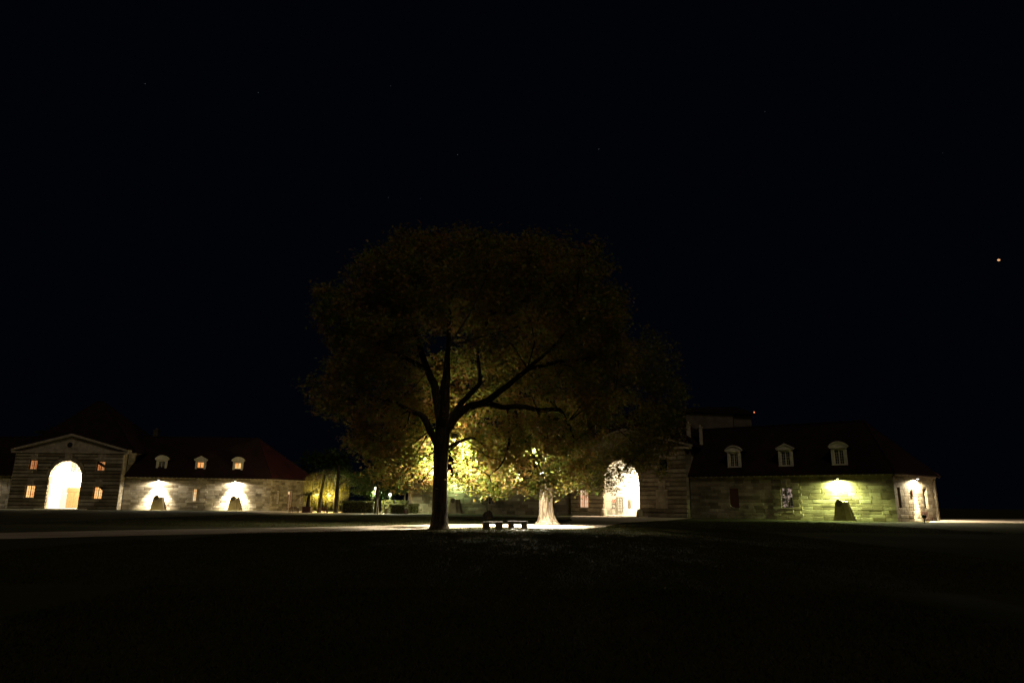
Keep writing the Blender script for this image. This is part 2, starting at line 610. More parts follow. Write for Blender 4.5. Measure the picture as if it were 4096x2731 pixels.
def facade(root, fr, s_end, H, courses, blen, openings, stones, proud=0.06, arch=None, name='wall',
           bays=(), pri=1.0, matkey='stone', s_start=0.0, thick=0.5, gz=.022):
    """backing wall with real openings, and blocks laid in courses over it"""
    mb = MB()
    xs = {s_start, s_end}
    for (a, b, c, d) in openings:
        xs |= {a, b}
    if arch:
        ac, ar, asp = arch
        for k in range(25):
            xs.add(ac - ar * math.cos(math.pi * k / 24))
    xs = sorted(xs)
    for x0, x1 in zip(xs[:-1], xs[1:]):
        if x1 - x0 < 1e-4:
            continue
        xm = (x0 + x1) / 2
        lo0 = lo1 = 0.0
        if arch and abs(xm - ac) < ar:
            h = lambda x: asp + math.sqrt(max(0, ar * ar - (x - ac) ** 2))
            lo0, lo1 = h(x0), h(x1)
        cuts = sorted([(c, d) for (a, b, c, d) in openings if a < xm < b])
        z0, z1 = lo0, lo1
        for c, d in cuts + [(H, H)]:
            if c > max(z0, z1) + 1e-4:
                P = fr.P
                mb.hexa([P(x0, 0, z0), P(x1, 0, z1), P(x1, thick, z1), P(x0, thick, z0),
                         P(x0, 0, c), P(x1, 0, c), P(x1, thick, c), P(x0, thick, c)])
            z0 = z1 = d
    wall = build(name, mb, M['mortar'], root)
    if stones is None:
        return wall
    zs = [0]
    k = 0
    while zs[-1] < H - 0.02:
        hh = courses[k % len(courses)]
        zs.append(min(H, zs[-1] + hh) if H - zs[-1] - hh > 0.15 else H)
        k += 1
    gap = 0.022
    for ci, (z0, z1) in enumerate(zip(zs[:-1], zs[1:])):
        holes = []
        for (a, b, c, d) in openings:
            if c < z1 - .02 and d > z0 + .02:
                holes.append((a, b))
                for (f0, f1) in ((z0, min(c, z1)), (max(d, z0), z1)):
                    if f1 - f0 > 0.07:
                        stones.put(wall, fr.mat((a + b) / 2, -proud / 2 + .02, (f0 + f1) / 2, b - a - gap, proud + .04, f1 - f0 - gap), pri * (b - a) * (f1 - f0))
        if arch:
            ac, ar, asp = arch
            ro = ar + 0.62
            zm = z0
            if zm < asp:
                holes.append((ac - ar - .05, ac + ar + .05) if z1 <= asp else (ac - ro, ac + ro))
            elif zm - asp < ro:
                ww = math.sqrt(ro * ro - (zm - asp) ** 2)
                holes.append((ac - ww, ac + ww))
        holes.sort()
        ints, p = [], s_start
        for a, b in holes:
            if a > p:
                ints.append((p, a))
            p = max(p, b)
        if p < s_end:
            ints.append((p, s_end))
        for a, b in ints:
            # bays stand a little proud of the wall between them, their edges toothed
            edges = [a]
            for (b0, b1) in bays:
                t = 0.28 if ci % 2 else 0.0
                for e in (b0 - t, b1 + t):
                    if a + .25 < e < b - .25:
                        edges.append(e)
            edges.append(b)
            edges.sort()
            for c, d in zip(edges[:-1], edges[1:]):
                n = max(1, round((d - c) / blen + random.uniform(-.3, .3)))
                cut = [c + (d - c) * (q + (random.uniform(-.22, .22) if 0 < q < n else 0)) / n for q in range(n + 1)]
                inb = any(b0 - .3 <= (c + d) / 2 <= b1 + .3 for b0, b1 in bays)
                for e0, e1 in zip(cut[:-1], cut[1:]):
                    pr = proud * random.uniform(.75, 1.25) + (0.07 if inb else 0)
                    stones.put(wall, fr.mat((e0 + e1) / 2, -pr / 2 + .02, (z0 + z1) / 2, e1 - e0 - gap, pr + .04, z1 - z0 - gz), pri * (e1 - e0) * (z1 - z0))
    if arch:
        ac, ar, asp = arch
        n = 15
        for k in range(n):
            a0, a1 = math.pi * k / n + .008, math.pi * (k + 1) / n - .008
            v = MB()
            r0, r1 = ar, ar + .6 + (0.35 if k == n // 2 else 0)
            pf = [(ac - r0 * math.cos(a0), asp + r0 * math.sin(a0)), (ac - r0 * math.cos(a1), asp + r0 * math.sin(a1)),
                  (ac - r1 * math.cos(a1), asp + r1 * math.sin(a1)), (ac - r1 * math.cos(a0), asp + r1 * math.sin(a0))]
            fr.prism(v, pf[::-1], -proud - (.06 if k % 2 else 0), .3)
            build('arch_stone', v, M[matkey], wall)
    return wall


def window(root, fr, s0, s1, z0, z1, off, pane, rows=4, bars=1, frame='paint', sill=True, casements=2, name='window', label=None):
    """timber frame with glazing bars; each casement has its pane"""
    mb = MB()
    f = 0.075
    fr.box(mb, s0, s1, off - .05, off + .05, z0, z0 + f)
    fr.box(mb, s0, s1, off - .05, off + .05, z1 - f, z1)
    fr.box(mb, s0, s0 + f, off - .05, off + .05, z0 + f, z1 - f)
    fr.box(mb, s1 - f, s1, off - .05, off + .05, z0 + f, z1 - f)
    wd = (s1 - s0 - 2 * f) / casements
    for c in range(1, casements):
        x = s0 + f + wd * c
        fr.box(mb, x - .05, x + .05, off - .055, off + .04, z0 + f, z1 - f)
    for c in range(casements):
        xa = s0 + f + wd * c
        for q in range(1, bars + 1):
            x = xa + wd * q / (bars + 1)
            fr.box(mb, x - .016, x + .016, off - .03, off + .02, z0 + f, z1 - f)
        for r in range(1, rows):
            z = z0 + f + (z1 - z0 - 2 * f) * r / rows
            fr.box(mb, xa, xa + wd, off - .028, off + .018, z - .016, z + .016)
    o = build(name, mb, M[frame], root, label=label)
    for c in range(casements):
        p = MB()
        fr.box(p, s0 + f + wd * c + .01, s0 + f + wd * (c + 1) - .01, off + .022, off + .034, z0 + f, z1 - f)
        build('pane', p, M[pane], o)
    if sill:
        p = MB()
        fr.box(p, s0 - .1, s1 + .1, -.16, off - .06, z0 - .14, z0 - .01)
        build('sill', p, M['trim'], o)
    return o


def keystones(root, fr, sc, z0, z1, proud=.19):
    """three tall wedge stones above an opening"""
    for k, (a, b) in enumerate(((-.62, -.22), (-.2, .2), (.22, .62))):
        mb = MB()
        fr.prism(mb, [(sc + a * .8, z0), (sc + b * .8, z0), (sc + b, z1), (sc + a, z1)], -proud - (.05 if k == 1 else 0), .05)
        build('keystone', mb, M['trim'], root)


def dormer(root, fr, s, z, off, pane, kind, k=1.0):
    """roof window: painted jambs, entablature and a round or pointed pediment, its own little roof behind"""
    mb = MB()
    w, h = .9 * k, 2.0 * k
    fr.box(mb, s - w, s - .56 * k, off, off + .3, z, z + h)
    fr.box(mb, s + .56 * k, s + w, off, off + .3, z, z + h)
    fr.box(mb, s - .56 * k, s + .56 * k, off + .002, off + .3, z + h - .22 * k, z + h - .002)
    fr.box(mb, s - w - .03, s + w + .03, off - .05, off + .3, z - .12, z)
    fr.box(mb, s - w - .16, s + w + .16, off - .16, off + .3, z + h, z + h + .14)
    body = build('dormer', mb, M['paint'], root)
    zt = z + h + .14
    a = w + .26
    pm = MB()
    if kind == 'round':
        R = (a * a + (.6 * k) ** 2) / (2 * .6 * k)
        pr = []
        for q in range(13):
            x = -a + 2 * a * q / 12
            pr.append((s + x, zt + .02 + math.sqrt(max(0, R * R - x * x)) - (R - .6 * k)))
        top = pr
    else:
        top = [(s - a, zt + .02), (s, zt + .62 * k), (s + a, zt + .02)]
    poly = [(s - a, zt)] + top + [(s + a, zt)]
    fr.prism(pm, poly, off - .1, off + .22)
    build('pediment', pm, M['paint'], body)
    cm = MB()          # raking cornice
    for (x0, y0), (x1, y1) in zip(top[:-1], top[1:]):
        fr.prism(cm, [(x0, y0 - .04), (x1, y1 - .04), (x1, y1 + .1), (x0, y0 + .1)], off - .22, off + .25)
    build('cornice', cm, M['paint'], body)
    rm = MB()          # little roof running back into the main roof
    o2 = off + 3.4 * k
    n = len(top)
    vs = [fr.P(x, off + .25, y + .06) for x, y in top] + [fr.P(x, o2, y + .06) for x, y in top]
    rm.add(vs, [(i, i + 1, n + i + 1, n + i) for i in range(n - 1)])
    fr.box(rm, s - w + .02, s - w + .14, off + .28, o2, z, z + h + .1)
    fr.box(rm, s + w - .14, s + w - .02, off + .28, o2, z, z + h + .1)
    fr.box(rm, s + w - .02, s + a + .05, off + .25, o2 - 1.2, z + h + .05, z + h + .13)
    fr.box(rm, s - a - .05, s - w + .02, off + .25, o2 - 1.2, z + h + .05, z + h + .13)
    build('dormer_roof', rm, M['roof'], body)
    fm = MB()
    x0, x1, y0, y1 = s - .555 * k, s + .555 * k, z + .01, z + h - .225 * k
    oo = off + .14
    for c in range(2):
        xa = x0 + (x1 - x0) / 2 * c
        xb = xa + (x1 - x0) / 2
        fr.box(fm, xa, xa + .07, oo, oo + .07, y0, y1)
        fr.box(fm, xb - .07, xb, oo, oo + .07, y0, y1)
        fr.box(fm, xa + .07, xb - .07, oo, oo + .07, y0, y0 + .07)
        fr.box(fm, xa + .07, xb - .07, oo, oo + .07, y1 - .07, y1)
        xm = (xa + xb) / 2
        fr.box(fm, xm - .015, xm + .015, oo + .01, oo + .05, y0 + .07, y1 - .07)
        for r in range(1, 5):
            zz = y0 + (y1 - y0) * r / 5
            fr.box(fm, xa + .07, xb - .07, oo + .012, oo + .048, zz - .015, zz + .015)
        p = MB()
        fr.box(p, xa + .06, xb - .06, oo + .052, oo + .064, y0 + .06, y1 - .06)
        build('pane', p, M[pane], body)
    build('window_frame', fm, M['paint'], body)
    return body


def roof(root, corners, ridge, ze, zr, mat, over=.55, name='roof', mat2=None):
    """hip roof over four eave corners (front left, front right, back right, back left)"""
    c = Vector((sum(p[0] for p in corners) / 4, sum(p[1] for p in corners) / 4, 0))
    e = []
    for i, p in enumerate(corners):
        v = Vector((p[0], p[1], 0))
        a, b = Vector((*corners[i - 1][:2], 0)), Vector((*corners[(i + 1) % 4][:2], 0))
        d = ((v - a).normalized() + (v - b).normalized())
        e.append(v + d * over)
    vs = [(p.x, p.y, ze) for p in e] + [(p.x, p.y, ze + .16) for p in e] + [(ridge[0][0], ridge[0][1], zr), (ridge[1][0], ridge[1][1], zr)]
    mb = MB()
    mb.add(vs, [(0, 1, 5, 4), (1, 2, 6, 5), (2, 3, 7, 6), (3, 0, 4, 7), (3, 2, 1, 0),
                (4, 5, 9, 8), (6, 7, 8, 9), (7, 4, 8)])
    o = build(name, mb, mat, root)
    hb = MB()
    hb.add([vs[5], vs[6], vs[9]], [(0, 1, 2)])
    build('hip_slope', hb, mat2 or mat, o)
    rb = MB()
    rb.tube([vs[8], vs[9]], [.14, .14], 6)
    for q in ((5, 9), (6, 9), (4, 8), (7, 8)):
        rb.tube([vs[q[0]], vs[q[1]]], [.1, .1], 6)
    build('ridge_tiles', rb, mat, o)
    return o


def chimney(root, c, w, d, z0, z1, mat='trim'):
    mb = MB()
    mb.box(c[0] - w / 2, c[0] + w / 2, c[1] - d / 2, c[1] + d / 2, z0, z1)
    mb.box(c[0] - w / 2 - .08, c[0] + w / 2 + .08, c[1] - d / 2 - .08, c[1] + d / 2 + .08, z1, z1 + .16)
    mb.box(c[0] - w / 4, c[0] + w / 4, c[1] - d / 4, c[1] + d / 4, z1 + .16, z1 + .5)
    return build('chimney', mb, M[mat], root)


def hood(root, fr, s, k=1.0):
    """tapered stone hood at the foot of the wall: rounded front slab with a round mouth painted dark, wedge behind it"""
    mb = MB()
    P = fr.P
    b0, b1 = -.95 * k, 1.15 * k
    # wedge body leaning against the wall
    mb.hexa([P(s + b0 * .9, -.86, 0), P(s + b1, -.86, 0), P(s + b1, -.05, 0), P(s + b0 * .9, -.05, 0),
             P(s + b0 * .45, -.84, 2.3 * k), P(s + b1 * .62, -.84, 2.3 * k), P(s + b1 * .62, -.05, 2.38 * k), P(s + b0 * .45, -.05, 2.38 * k)])
    body = build('stone_hood', mb, M['stone'], root)
    sm = MB()          # front slab with a semicircular head
    prof = [(s - .98 * k, 0), (s + .5 * k, 0), (s + .28 * k, 2.05 * k)]
    for q in range(9):
        a = math.pi * q / 8
        prof.append((s - .2 * k + .47 * k * math.cos(a), 2.08 * k + .5 * k * math.sin(a)))
    prof.append((s - .67 * k, 2.05 * k))
    nb = len(prof)
    sm.add([P(a, -1.0 + .03 * b, b) for a, b in prof] + [P(a, -.5, b) for a, b in prof],
           [tuple(range(nb)), tuple(range(2 * nb - 1, nb - 1, -1))] + [((i + 1) % nb, i, nb + i, nb + (i + 1) % nb) for i in range(nb)])
    build('front_slab', sm, M['stone'], body)
    cm = MB()          # mouth: dark disc on the slab, an opening's shade painted as colour
    cp = [(s - .2 * k + .34 * k * math.cos(2 * math.pi * q / 14), 2.05 * k + .36 * k * math.sin(2 * math.pi * q / 14)) for q in range(14)]
    nb = len(cp)
    cm.add([P(a, -1.012 + .03 * b, b) for a, b in cp] + [P(a, -.6, b) for a, b in cp],
           [tuple(range(nb)), tuple(range(2 * nb - 1, nb - 1, -1))] + [((i + 1) % nb, i, nb + i, nb + (i + 1) % nb) for i in range(nb)])
    build('mouth', cm, M['dark_stone'], body)
    pm = MB()
    fr.box(pm, s - 1.05 * k, s + 1.25 * k, -1.06, -.06, 0, .16)
    build('plinth', pm, M['stone'], body)
    return body


def lamp_light(name, typ, loc, energy, col, parent, direction=None, angle=None, blend=.15, size=.08):
    ld = bpy.data.lights.new(name, typ)
    ld.energy = energy
    ld.color = col
    if typ in ('POINT', 'SPOT'):
        ld.shadow_soft_size = size
    if typ == 'SPOT':
        ld.spot_size = math.radians(angle)
        ld.spot_blend = blend
    if typ == 'AREA':
        ld.shape = 'DISK'
        ld.size = size
    o = bpy.data.objects.new(name, ld)
    COL.objects.link(o)
    m = Matrix.Translation(loc)
    if direction is not None:
        m = m @ Vector(direction).to_track_quat('-Z', 'Y').to_matrix().to_4x4()
    o.parent = parent
    o.matrix_parent_inverse = world_of(parent).inverted()
    o.matrix_basis = m
    return o


def wall_lamp(fr, s, z, label, lens, col, spot, glowp, angle, blend, off=-.5, tilt=0.0, rad=.13):
    base = fr.P(s, off, z)
    t = thing('wall_lamp', label, 'wall lamp', base, 'lamps under the eaves')
    a = MB()
    a.tube([fr.P(s, 0, z + .12), fr.P(s, off, z + .22)], [.03, .03], 6)
    build('arm', a, M['iron'], t)
    h = MB()
    h.lathe(base, [(.08, .22), (.16, .16), (.2, .02), (.19, 0), (.14, .0)], 14)
    build('housing', h, M['zinc'], t)
    l = MB()
    l.lathe(base, [(.06, -.08), (rad, -.05), (rad * 1.05, -.01)], 14)
    build('lens', l, M[lens], t)
    p = base + Vector((0, 0, -.14))
    if spot:
        lamp_light('spot', 'SPOT', p, spot, col, t, Vector((0, 0, -1)) + fr.n * tilt, angle, blend)
    if glowp:
        lamp_light('glow', 'SPOT', p, glowp, col, t, (0, 0, -1), 176, .3)
    return t


WH = (1.0, 0.90, 0.70)
CREAM = (1.0, 0.86, 0.62)

# ---- left building -------------------------------------------------
LB = thing('stone_building', 'long stone building at left, gabled gatehouse with bright arch, two lit wall lamps', 'building', (-70, 124, 0))
st = Stones('stone')
f1 = Frame((-87.3, 122), (-68.3, 122))
HP = 9.6
ARL = (9.4, 2.78, 5.45)
wl = [(2.65, 4.05, 6.75, 8.35), (14.5, 15.95, 6.65, 8.25), (2.7, 4.35, 1.9, 4.0), (14.6, 16.15, 1.8, 3.85)]
pw = facade(LB, f1, 19.0, HP, [.60], 3.0, wl, st, .15, ARL, 'gatehouse_wall', pri=2.2, gz=.13)
for (a, b, c, d), pn in zip(wl, ('win_orange', 'win_orange', 'win_warm', 'win_warm')):
    window(LB, f1, a, b, c, d, .26, pn, 4, 1, 'iron', True)
    keystones(LB, f1, (a + b) / 2, d + .05, min(d + 1.25, HP - .1))
# dark flights of stairs cross the two right-hand windows
for (a, b, c, d), sl in ((wl[1], 1), (wl[3], 0)):
    mb = MB()
    if sl:
        f1.prism(mb, [(a, d - .45), (a + .55, d - .75), (b, c + .42), (b, c + .85), (a + .55, d - .2), (a, d)], .225, .262)
    else:
        f1.prism(mb, [(a + .6, d), (b, d - .7), (b, d)], .225, .262)
    build('stair_flight', mb, M['iron'], LB)
keystones(LB, f1, 9.4, 8.35, HP - .05, .26)
# pediment
mb = MB()
f1.prism(mb, [(-.15, HP + .32), (19.15, HP + .32), (9.5, 12.55)], .12, .6)
ped = build('pediment', mb, M['trim'], LB)
mb = MB()
f1.box(mb, -.7, 19.7, -.35, .9, HP, HP + .32)
build('cornice', mb, M['trim'], ped)
for sgn in (-1, 1):
    mb = MB()
    x = 9.5 + sgn * 10.3
    f1.prism(mb, [(x, HP + .322), (9.5, 12.62), (9.5, 13.02), (x, HP + .66)][::sgn], -.42, 1.0)
    build('raking_cornice', mb, M['trim'], ped)
mb = MB()
f1.prism(mb, [(9.2 + .62 * math.cos(2 * math.pi * q / 18), 11.05 + .62 * math.sin(2 * math.pi * q / 18)) for q in range(18)], .02, .3)
ring = build('oculus', mb, M['trim'], ped)
mb = MB()
f1.prism(mb, [(9.2 + .47 * math.cos(2 * math.pi * q / 18), 11.05 + .47 * math.sin(2 * math.pi * q / 18)) for q in range(18)], .005, .1)
build('oculus_glass', mb, M['glass_dark'], LB)
# side wall of the gatehouse above the wing, rear body
f1s = Frame((-68.3, 122), (-68.3, 138))
facade(LB, f1s, 16, HP, [.56], 2.0, [], st, .06, None, 'gatehouse_side_wall', pri=.8, s_start=0.0)
f1w = Frame((-87.3, 138), (-87.3, 122))
facade(LB, f1w, 16, HP, [.56], 2.0, [], None, .06, None, 'gatehouse_west_wall')
for q in range(17):     # toothed corner stones
    z0 = .02 + q * .565
    e = .55 if q % 2 else .85
    mb = MB()
    f1s.box(mb, -.1, e, -.12, .02, z0, z0 + .53)
    build('corner_stone', mb, M['trim'], LB)
mb = MB()
f1s.box(mb, 1.2, 16, -.4, .6, HP, HP + .3)
build('side_cornice', mb, M['trim'], LB)
# gable roof behind the pediment, big hip roof over the body
mb = MB()
mb.hexa([(-88.1, 121.7, HP + .66), (-77.8, 121.7, 13.02), (-77.8, 131, 13.02), (-88.1, 131, HP + .66),
         (-88.1, 121.7, HP + .86), (-77.8, 121.7, 13.22), (-77.8, 131, 13.22), (-88.1, 131, HP + .86)])
mb.hexa([(-77.8, 121.7, 13.02), (-67.5, 121.7, HP + .66), (-67.5, 131, HP + .66), (-77.8, 131, 13.02),
         (-77.8, 121.7, 13.22), (-67.5, 121.7, HP + .86), (-67.5, 131, HP + .86), (-77.8, 131, 13.22)])
build('gable_roof', mb, M['roof'], LB)
roof(LB, [(-88.0, 124), (-67.6, 124), (-67.6, 140), (-88.0, 140)], [(-80.6, 132), (-79.2, 132)], HP + .3, 20.2, M['roof'])
chimney(LB, (-72.2, 130.0), .8, .8, 10.5, 13.0)
chimney(LB, (-69.2, 134.0), .9, .9, 9, 14.9, 'dark_stone')
# porch behind the arch
mb = MB()
f1.box(mb, 4.7, 14.2, 6.4, 6.7, 0, 9.0)
f1.box(mb, 4.6, 4.9, .5, 6.4, 0, 9.0)
f1.box(mb, 13.9, 14.2, .5, 6.4, 0, 9.0)
f1.box(mb, 4.9, 13.9, .5, 6.4, 8.75, 9.0)
f1.box(mb, 4.9, 13.9, -.3, 6.4, 0, .12)
porch = build('porch', mb, M['plaster'], LB)
for k in range(2):
    mb = MB()
    f1.box(mb, 6.2 + 1.22 * k, 7.4 + 1.22 * k, 6.32, 6.39, .14, 3.0)
    build('door_leaf', mb, M['door'], porch)
mb = MB()
f1.box(mb, 6.1, 8.75, 6.3, 6.39, 3.05, 3.75)
build('door_transom', mb, M['door'], porch)
window(porch, f1, 6.4, 8.0, 6.6, 8.5, 6.32, 'glass_dark', 5, 2, 'paint', False)
pl = thing('porch_lantern', 'bright lantern under the arch of the left gatehouse', 'lantern', f1.P(13.1, 3.6, 6.6))
mb = MB()
mb.lathe(f1.P(13.1, 3.6, 7.0), [(.05, 1.75), (.05, .3), (.25, .2), (.25, .15)], 10)
build('stem', mb, M['iron'], pl)
mb = MB()
mb.lathe(f1.P(13.1, 3.6, 6.6), [(.1, 0), (.22, .12), (.22, .45), (.1, .54)], 12)
build('globe', mb, M['lens_w'], pl)
lamp_light('lantern_light', 'POINT', f1.P(13.1, 3.6, 6.35), 13000, CREAM, pl, size=.2)

# right-hand wing of the left building
A, B, C_ = (-68.3, 123.4), (-44.0, 128.0), (-39.0, 137.2)
f2 = Frame(A, B)
HW = 5.45
wz = [(11.55, 12.75, 1.55, 3.75)]
facade(LB, f2, f2.L, HW, [.43, .40, .46], 1.25, wz, st, .05, None, 'wing_wall', bays=((10.7, 13.7),), pri=3.0)
w = window(LB, f2, 11.55, 12.75, 1.55, 3.75, .22, 'win_pale', 4, 1, 'paint', True)
mb = MB()
f2.box(mb, 12.2, 12.8, .02, .06, 1.6, 3.7)
build('shutter', mb, M['trim'], w)
keystones(LB, f2, 12.15, 3.85, 5.2)
f3 = Frame(B, C_)
we = [(1.7, 2.35, 1.35, 3.6), (4.35, 5.55, .05, 3.65), (7.3, 8.4, 1.35, 3.3)]
facade(LB, f3, f3.L, HW, [.43, .40, .46], 1.1, we, st, .04, None, 'wing_end_wall', bays=(), pri=1.0)
window(LB, f3, *we[0], .22, 'win_dim', 5, 1, 'paint', False, 1)
dn = window(LB, f3, *we[1], .22, 'win_dim', 6, 0, 'paint', False, 2, 'glass_door')
window(LB, f3, *we[2], .22, 'win_dim', 5, 1, 'paint', False, 2)
mb = MB()
f3.box(mb, 4.5, 4.95, .15, .2, 3.05, 3.5)
build('fanlight', mb, M['win_pale'], LB)
for q in range(12):     # toothed corner stones
    e = .45 if q % 2 else .75
    mb = MB()
    f2.box(mb, f2.L - e, f2.L + .1, -.1, .02, .02 + q * .45, .02 + q * .45 + .42)
    build('corner_stone', mb, M['stone'], LB)
    mb = MB()
    f3.box(mb, .0, e * .7, -.1, .02, .02 + q * .45, .02 + q * .45 + .42)
    build('corner_stone', mb, M['stone'], LB)
mb = MB()
f2.box(mb, 0, f2.L + .2, -.22, .4, HW, HW + .2)
f3.box(mb, .25, f3.L, -.22, .4, HW, HW + .2)
build('eaves_cornice', mb, M['trim'], LB)
D_ = (-70, 136.5)
roof(LB, [A, B, C_, D_], [(-70, 131.2), (-48.6, 132.2)], HW + .2, 13.45, M['roof'], .55, 'wing_roof', M['roof_red'])
for q in range(33):     # rafter ends under the eaves
    mb = MB()
    f2.box(mb, .4 + q * .74, .52 + q * .74, -.52, -.22, HW + .08, HW + .195)
    build('rafter_end', mb, M['paint'], LB)
for s, kd, pn in ((5.55, 'round', 'glass_dark'), (12.15, 'pointed', 'win_warm'), (18.6, 'round', 'win_warm')):
    dormer(LB, f2, s, 6.75, .55, pn, kd)
hood(LB, f2, 6.0)
hood(LB, f2, 18.85)
# far left wing, its lit end just inside the frame
f0 = Frame((-113, 126.5), (-87.3, 123.0))
facade(LB, f0, f0.L, HW, [.43, .40, .46], 1.25, [], st, .05, None, 'west_wing_wall', pri=.5)
mb = MB()
f0.box(mb, 0, f0.L, -.22, .4, HW, HW + .2)
build('west_cornice', mb, M['trim'], LB)
roof(LB, [(-113, 126.5), (-87.3, 123.0), (-87, 136), (-113, 140)], [(-108, 133), (-88, 131)], HW + .2, 13.2, M['roof'], .55, 'west_roof')
mb = MB()
mb.tube([f1s.P(1.25, -.12, .1), f1s.P(1.25, -.12, HP)], [.07, .07], 8)
build('downpipe', mb, M['iron'], LB)
st.finish()

wall_lamp(f2, 5.75, 5.2, 'lit lamp under the eaves nearest the left gatehouse', 'lens_w', WH, 52000, 2600, 84, 1.0, -.72, .1)
wall_lamp(f2, 18.65, 5.2, 'lit lamp under the eaves nearer the terrace, at left building', 'lens_w', WH, 56000, 2600, 88, 1.0, -.72, .1)
wall_lamp(f0, 18.6, 5.2, 'wall lamp on the far left wing beyond the gatehouse, at the frame edge', 'lens_w', WH, 52000, 2600, 84, 1.0, -.72, .1)

# ---- right building ------------------------------------------------
RB = thing('stone_building', 'large stone building at right, gatehouse arch half hidden by tree, dark dormered wing', 'building', (20, 100, 0))
st = Stones('stone_r')
PR = Vector((25.0, 99.0))
dd = Vector((.815, -.58)).normalized()
nn = Vector((-dd.y, dd.x))
PL = PR - dd * 19
g1 = Frame(PL, PR)
ARR = (8.75, 2.9, 5.3)
wr = [(1.5, 3.1, 1.2, 3.9), (15.0, 16.2, 6.6, 8.2), (1.6, 3.0, 6.6, 8.2)]
facade(RB, g1, 19.0, HP, [.62], 3.0, wr, st, .15, ARR, 'gatehouse_wall', pri=2.2, matkey='stone_r', gz=.12)
window(RB, g1, *wr[0], .26, 'win_pink', 4, 1, 'paint', True, 2, 'window', 'brightly lit window left of the arch')
window(RB, g1, *wr[1], .26, 'glass_dark', 4, 1, 'iron', True)
window(RB, g1, *wr[2], .26, 'glass_dark', 4, 1, 'iron', True)
keystones(RB, g1, 15.6, 8.25, HP - .1)
keystones(RB, g1, 15.3, 3.95, 5.2)
keystones(RB, g1, 2.3, 3.95, 5.2)
mb = MB()      # blind window panel right of the arch
g1.box(mb, 14.35, 16.15, -.21, .02, 1.2, 3.9)
bl = build('blind_window', mb, M['trim'], RB)
mb = MB()
g1.box(mb, 14.65, 15.85, -.25, -.212, 1.5, 3.6)
build('panel', mb, M['stone_r'], bl)
for s in (ARR[0] - ARR[1] - .1, ARR[0] + ARR[1] + .1):      # guard stones at the foot of the arch
    mb = MB()
    mb.lathe(g1.P(s, -.2, 0), [(.55, 0), (.52, .5), (.42, .95), (.2, 1.12)], 12)
    build('guard_stone', mb, M['stone_r'], RB)
mb = MB()
g1.prism(mb, [(-.15, HP + .32), (19.15, HP + .32), (9.5, 12.55)], .12, .6)
ped = build('pediment', mb, M['trim'], RB)
mb = MB()
g1.box(mb, -.7, 19.7, -.35, .9, HP, HP + .32)
build('cornice', mb, M['trim'], ped)
for sgn in (-1, 1):
    mb = MB()
    x = 9.5 + sgn * 10.3
    g1.prism(mb, [(x, HP + .322), (9.5, 12.62), (9.5, 13.02), (x, HP + .66)][::sgn], -.42, 1.0)
    build('raking_cornice', mb, M['trim'], ped)
# body sides and roofs
gs = Frame(PR, PR + nn * 16)
facade(RB, gs, 16, HP, [.62], 2.0, [], st, .06, None, 'gatehouse_side_wall', pri=.6)
gw = Frame(PL + nn * 16, PL)
facade(RB, gw, 16, HP, [.62], 2.0, [], None, .06, None, 'gatehouse_west_wall')
mb = MB()
for s0, s1, za, zb in ((-.8, 9.5, HP + .66, 13.02), (9.5, 19.8, 13.02, HP + .66)):
    mb.hexa([g1.P(s0, -.3, za), g1.P(s1, -.3, zb), g1.P(s1, 9, zb), g1.P(s0, 9, za),
             g1.P(s0, -.3, za + .2), g1.P(s1, -.3, zb + .2), g1.P(s1, 9, zb + .2), g1.P(s0, 9, za + .2)])
build('gable_roof', mb, M['roof'], RB)
roof(RB, [tuple(g1.P(-.5, 2, 0)), tuple(g1.P(19.5, 2, 0)), tuple(g1.P(19.5, 18, 0)), tuple(g1.P(-.5, 18, 0))],
     [tuple(g1.P(8.8, 10, 0)), tuple(g1.P(10.2, 10, 0))], HP + .3, 18.0, M['roof'])
W0 = PR + nn * 1.0
c0 = W0 + nn * 4 + dd * (-1.3)
chimney(RB, (c0.x, c0.y), .62, .62, 10.5, 13.6)
c1 = W0 + nn * 4 + dd * .6
chimney(RB, (c1.x, c1.y), .5, .5, 8.5, 13.0)
# porch behind the arch, with its gate, door and notices
mb = MB()
g1.box(mb, 3.4, 13.2, 4.0, 4.3, 0, 8.8)
g1.box(mb, 3.4, 3.7, .5, 4.0, 0, 8.8)
g1.box(mb, 12.9, 13.2, .5, 4.0, 0, 8.8)
g1.box(mb, 3.7, 12.9, .5, 4.0, 8.5, 8.8)
g1.box(mb, 3.7, 12.9, -.3, 4.0, 0, .1)
porch = build('porch', mb, M['plaster'], RB)
mb = MB()
g1.box(mb, 6.05, 7.15, 3.93, 3.99, .12, 2.95)
dr = build('door', mb, M['paint'], porch)
dl = window(porch, g1, 6.12, 7.08, .7, 2.85, 3.9, 'white_print', 5, 1, 'zinc', False, 1, 'door_lattice')
mb = MB()
g1.box(mb, 7.12, 7.22, 3.84, 3.93, 1.22, 1.34)
build('door_handle', mb, M['iron'], porch)
mb = MB()
g1.box(mb, 5.2, 5.62, 3.95, 3.99, 2.08, 2.52)
build('red_notice', mb, M['red_print'], porch)
mb = MB()
for q in range(3):
    g1.box(mb, 5.28, 5.52 - .06 * q, 3.935, 3.949, 2.16 + .12 * q, 2.2 + .12 * q)
build('notice_lettering', mb, M['white_print'], porch)
mb = MB()
g1.box(mb, 5.18, 5.66, 3.95, 3.99, 1.15, 1.9)
build('framed_notice', mb, M['dark_print'], porch)
mb = MB()
g1.box(mb, 5.26, 5.58, 3.935, 3.949, 1.25, 1.66)
build('notice_sheet', mb, M['white_print'], porch)
mb = MB()
g1.box(mb, 7.93, 8.35, 3.95, 3.99, 1.22, 2.46)
build('dark_plaque', mb, M['dark_print'], porch)
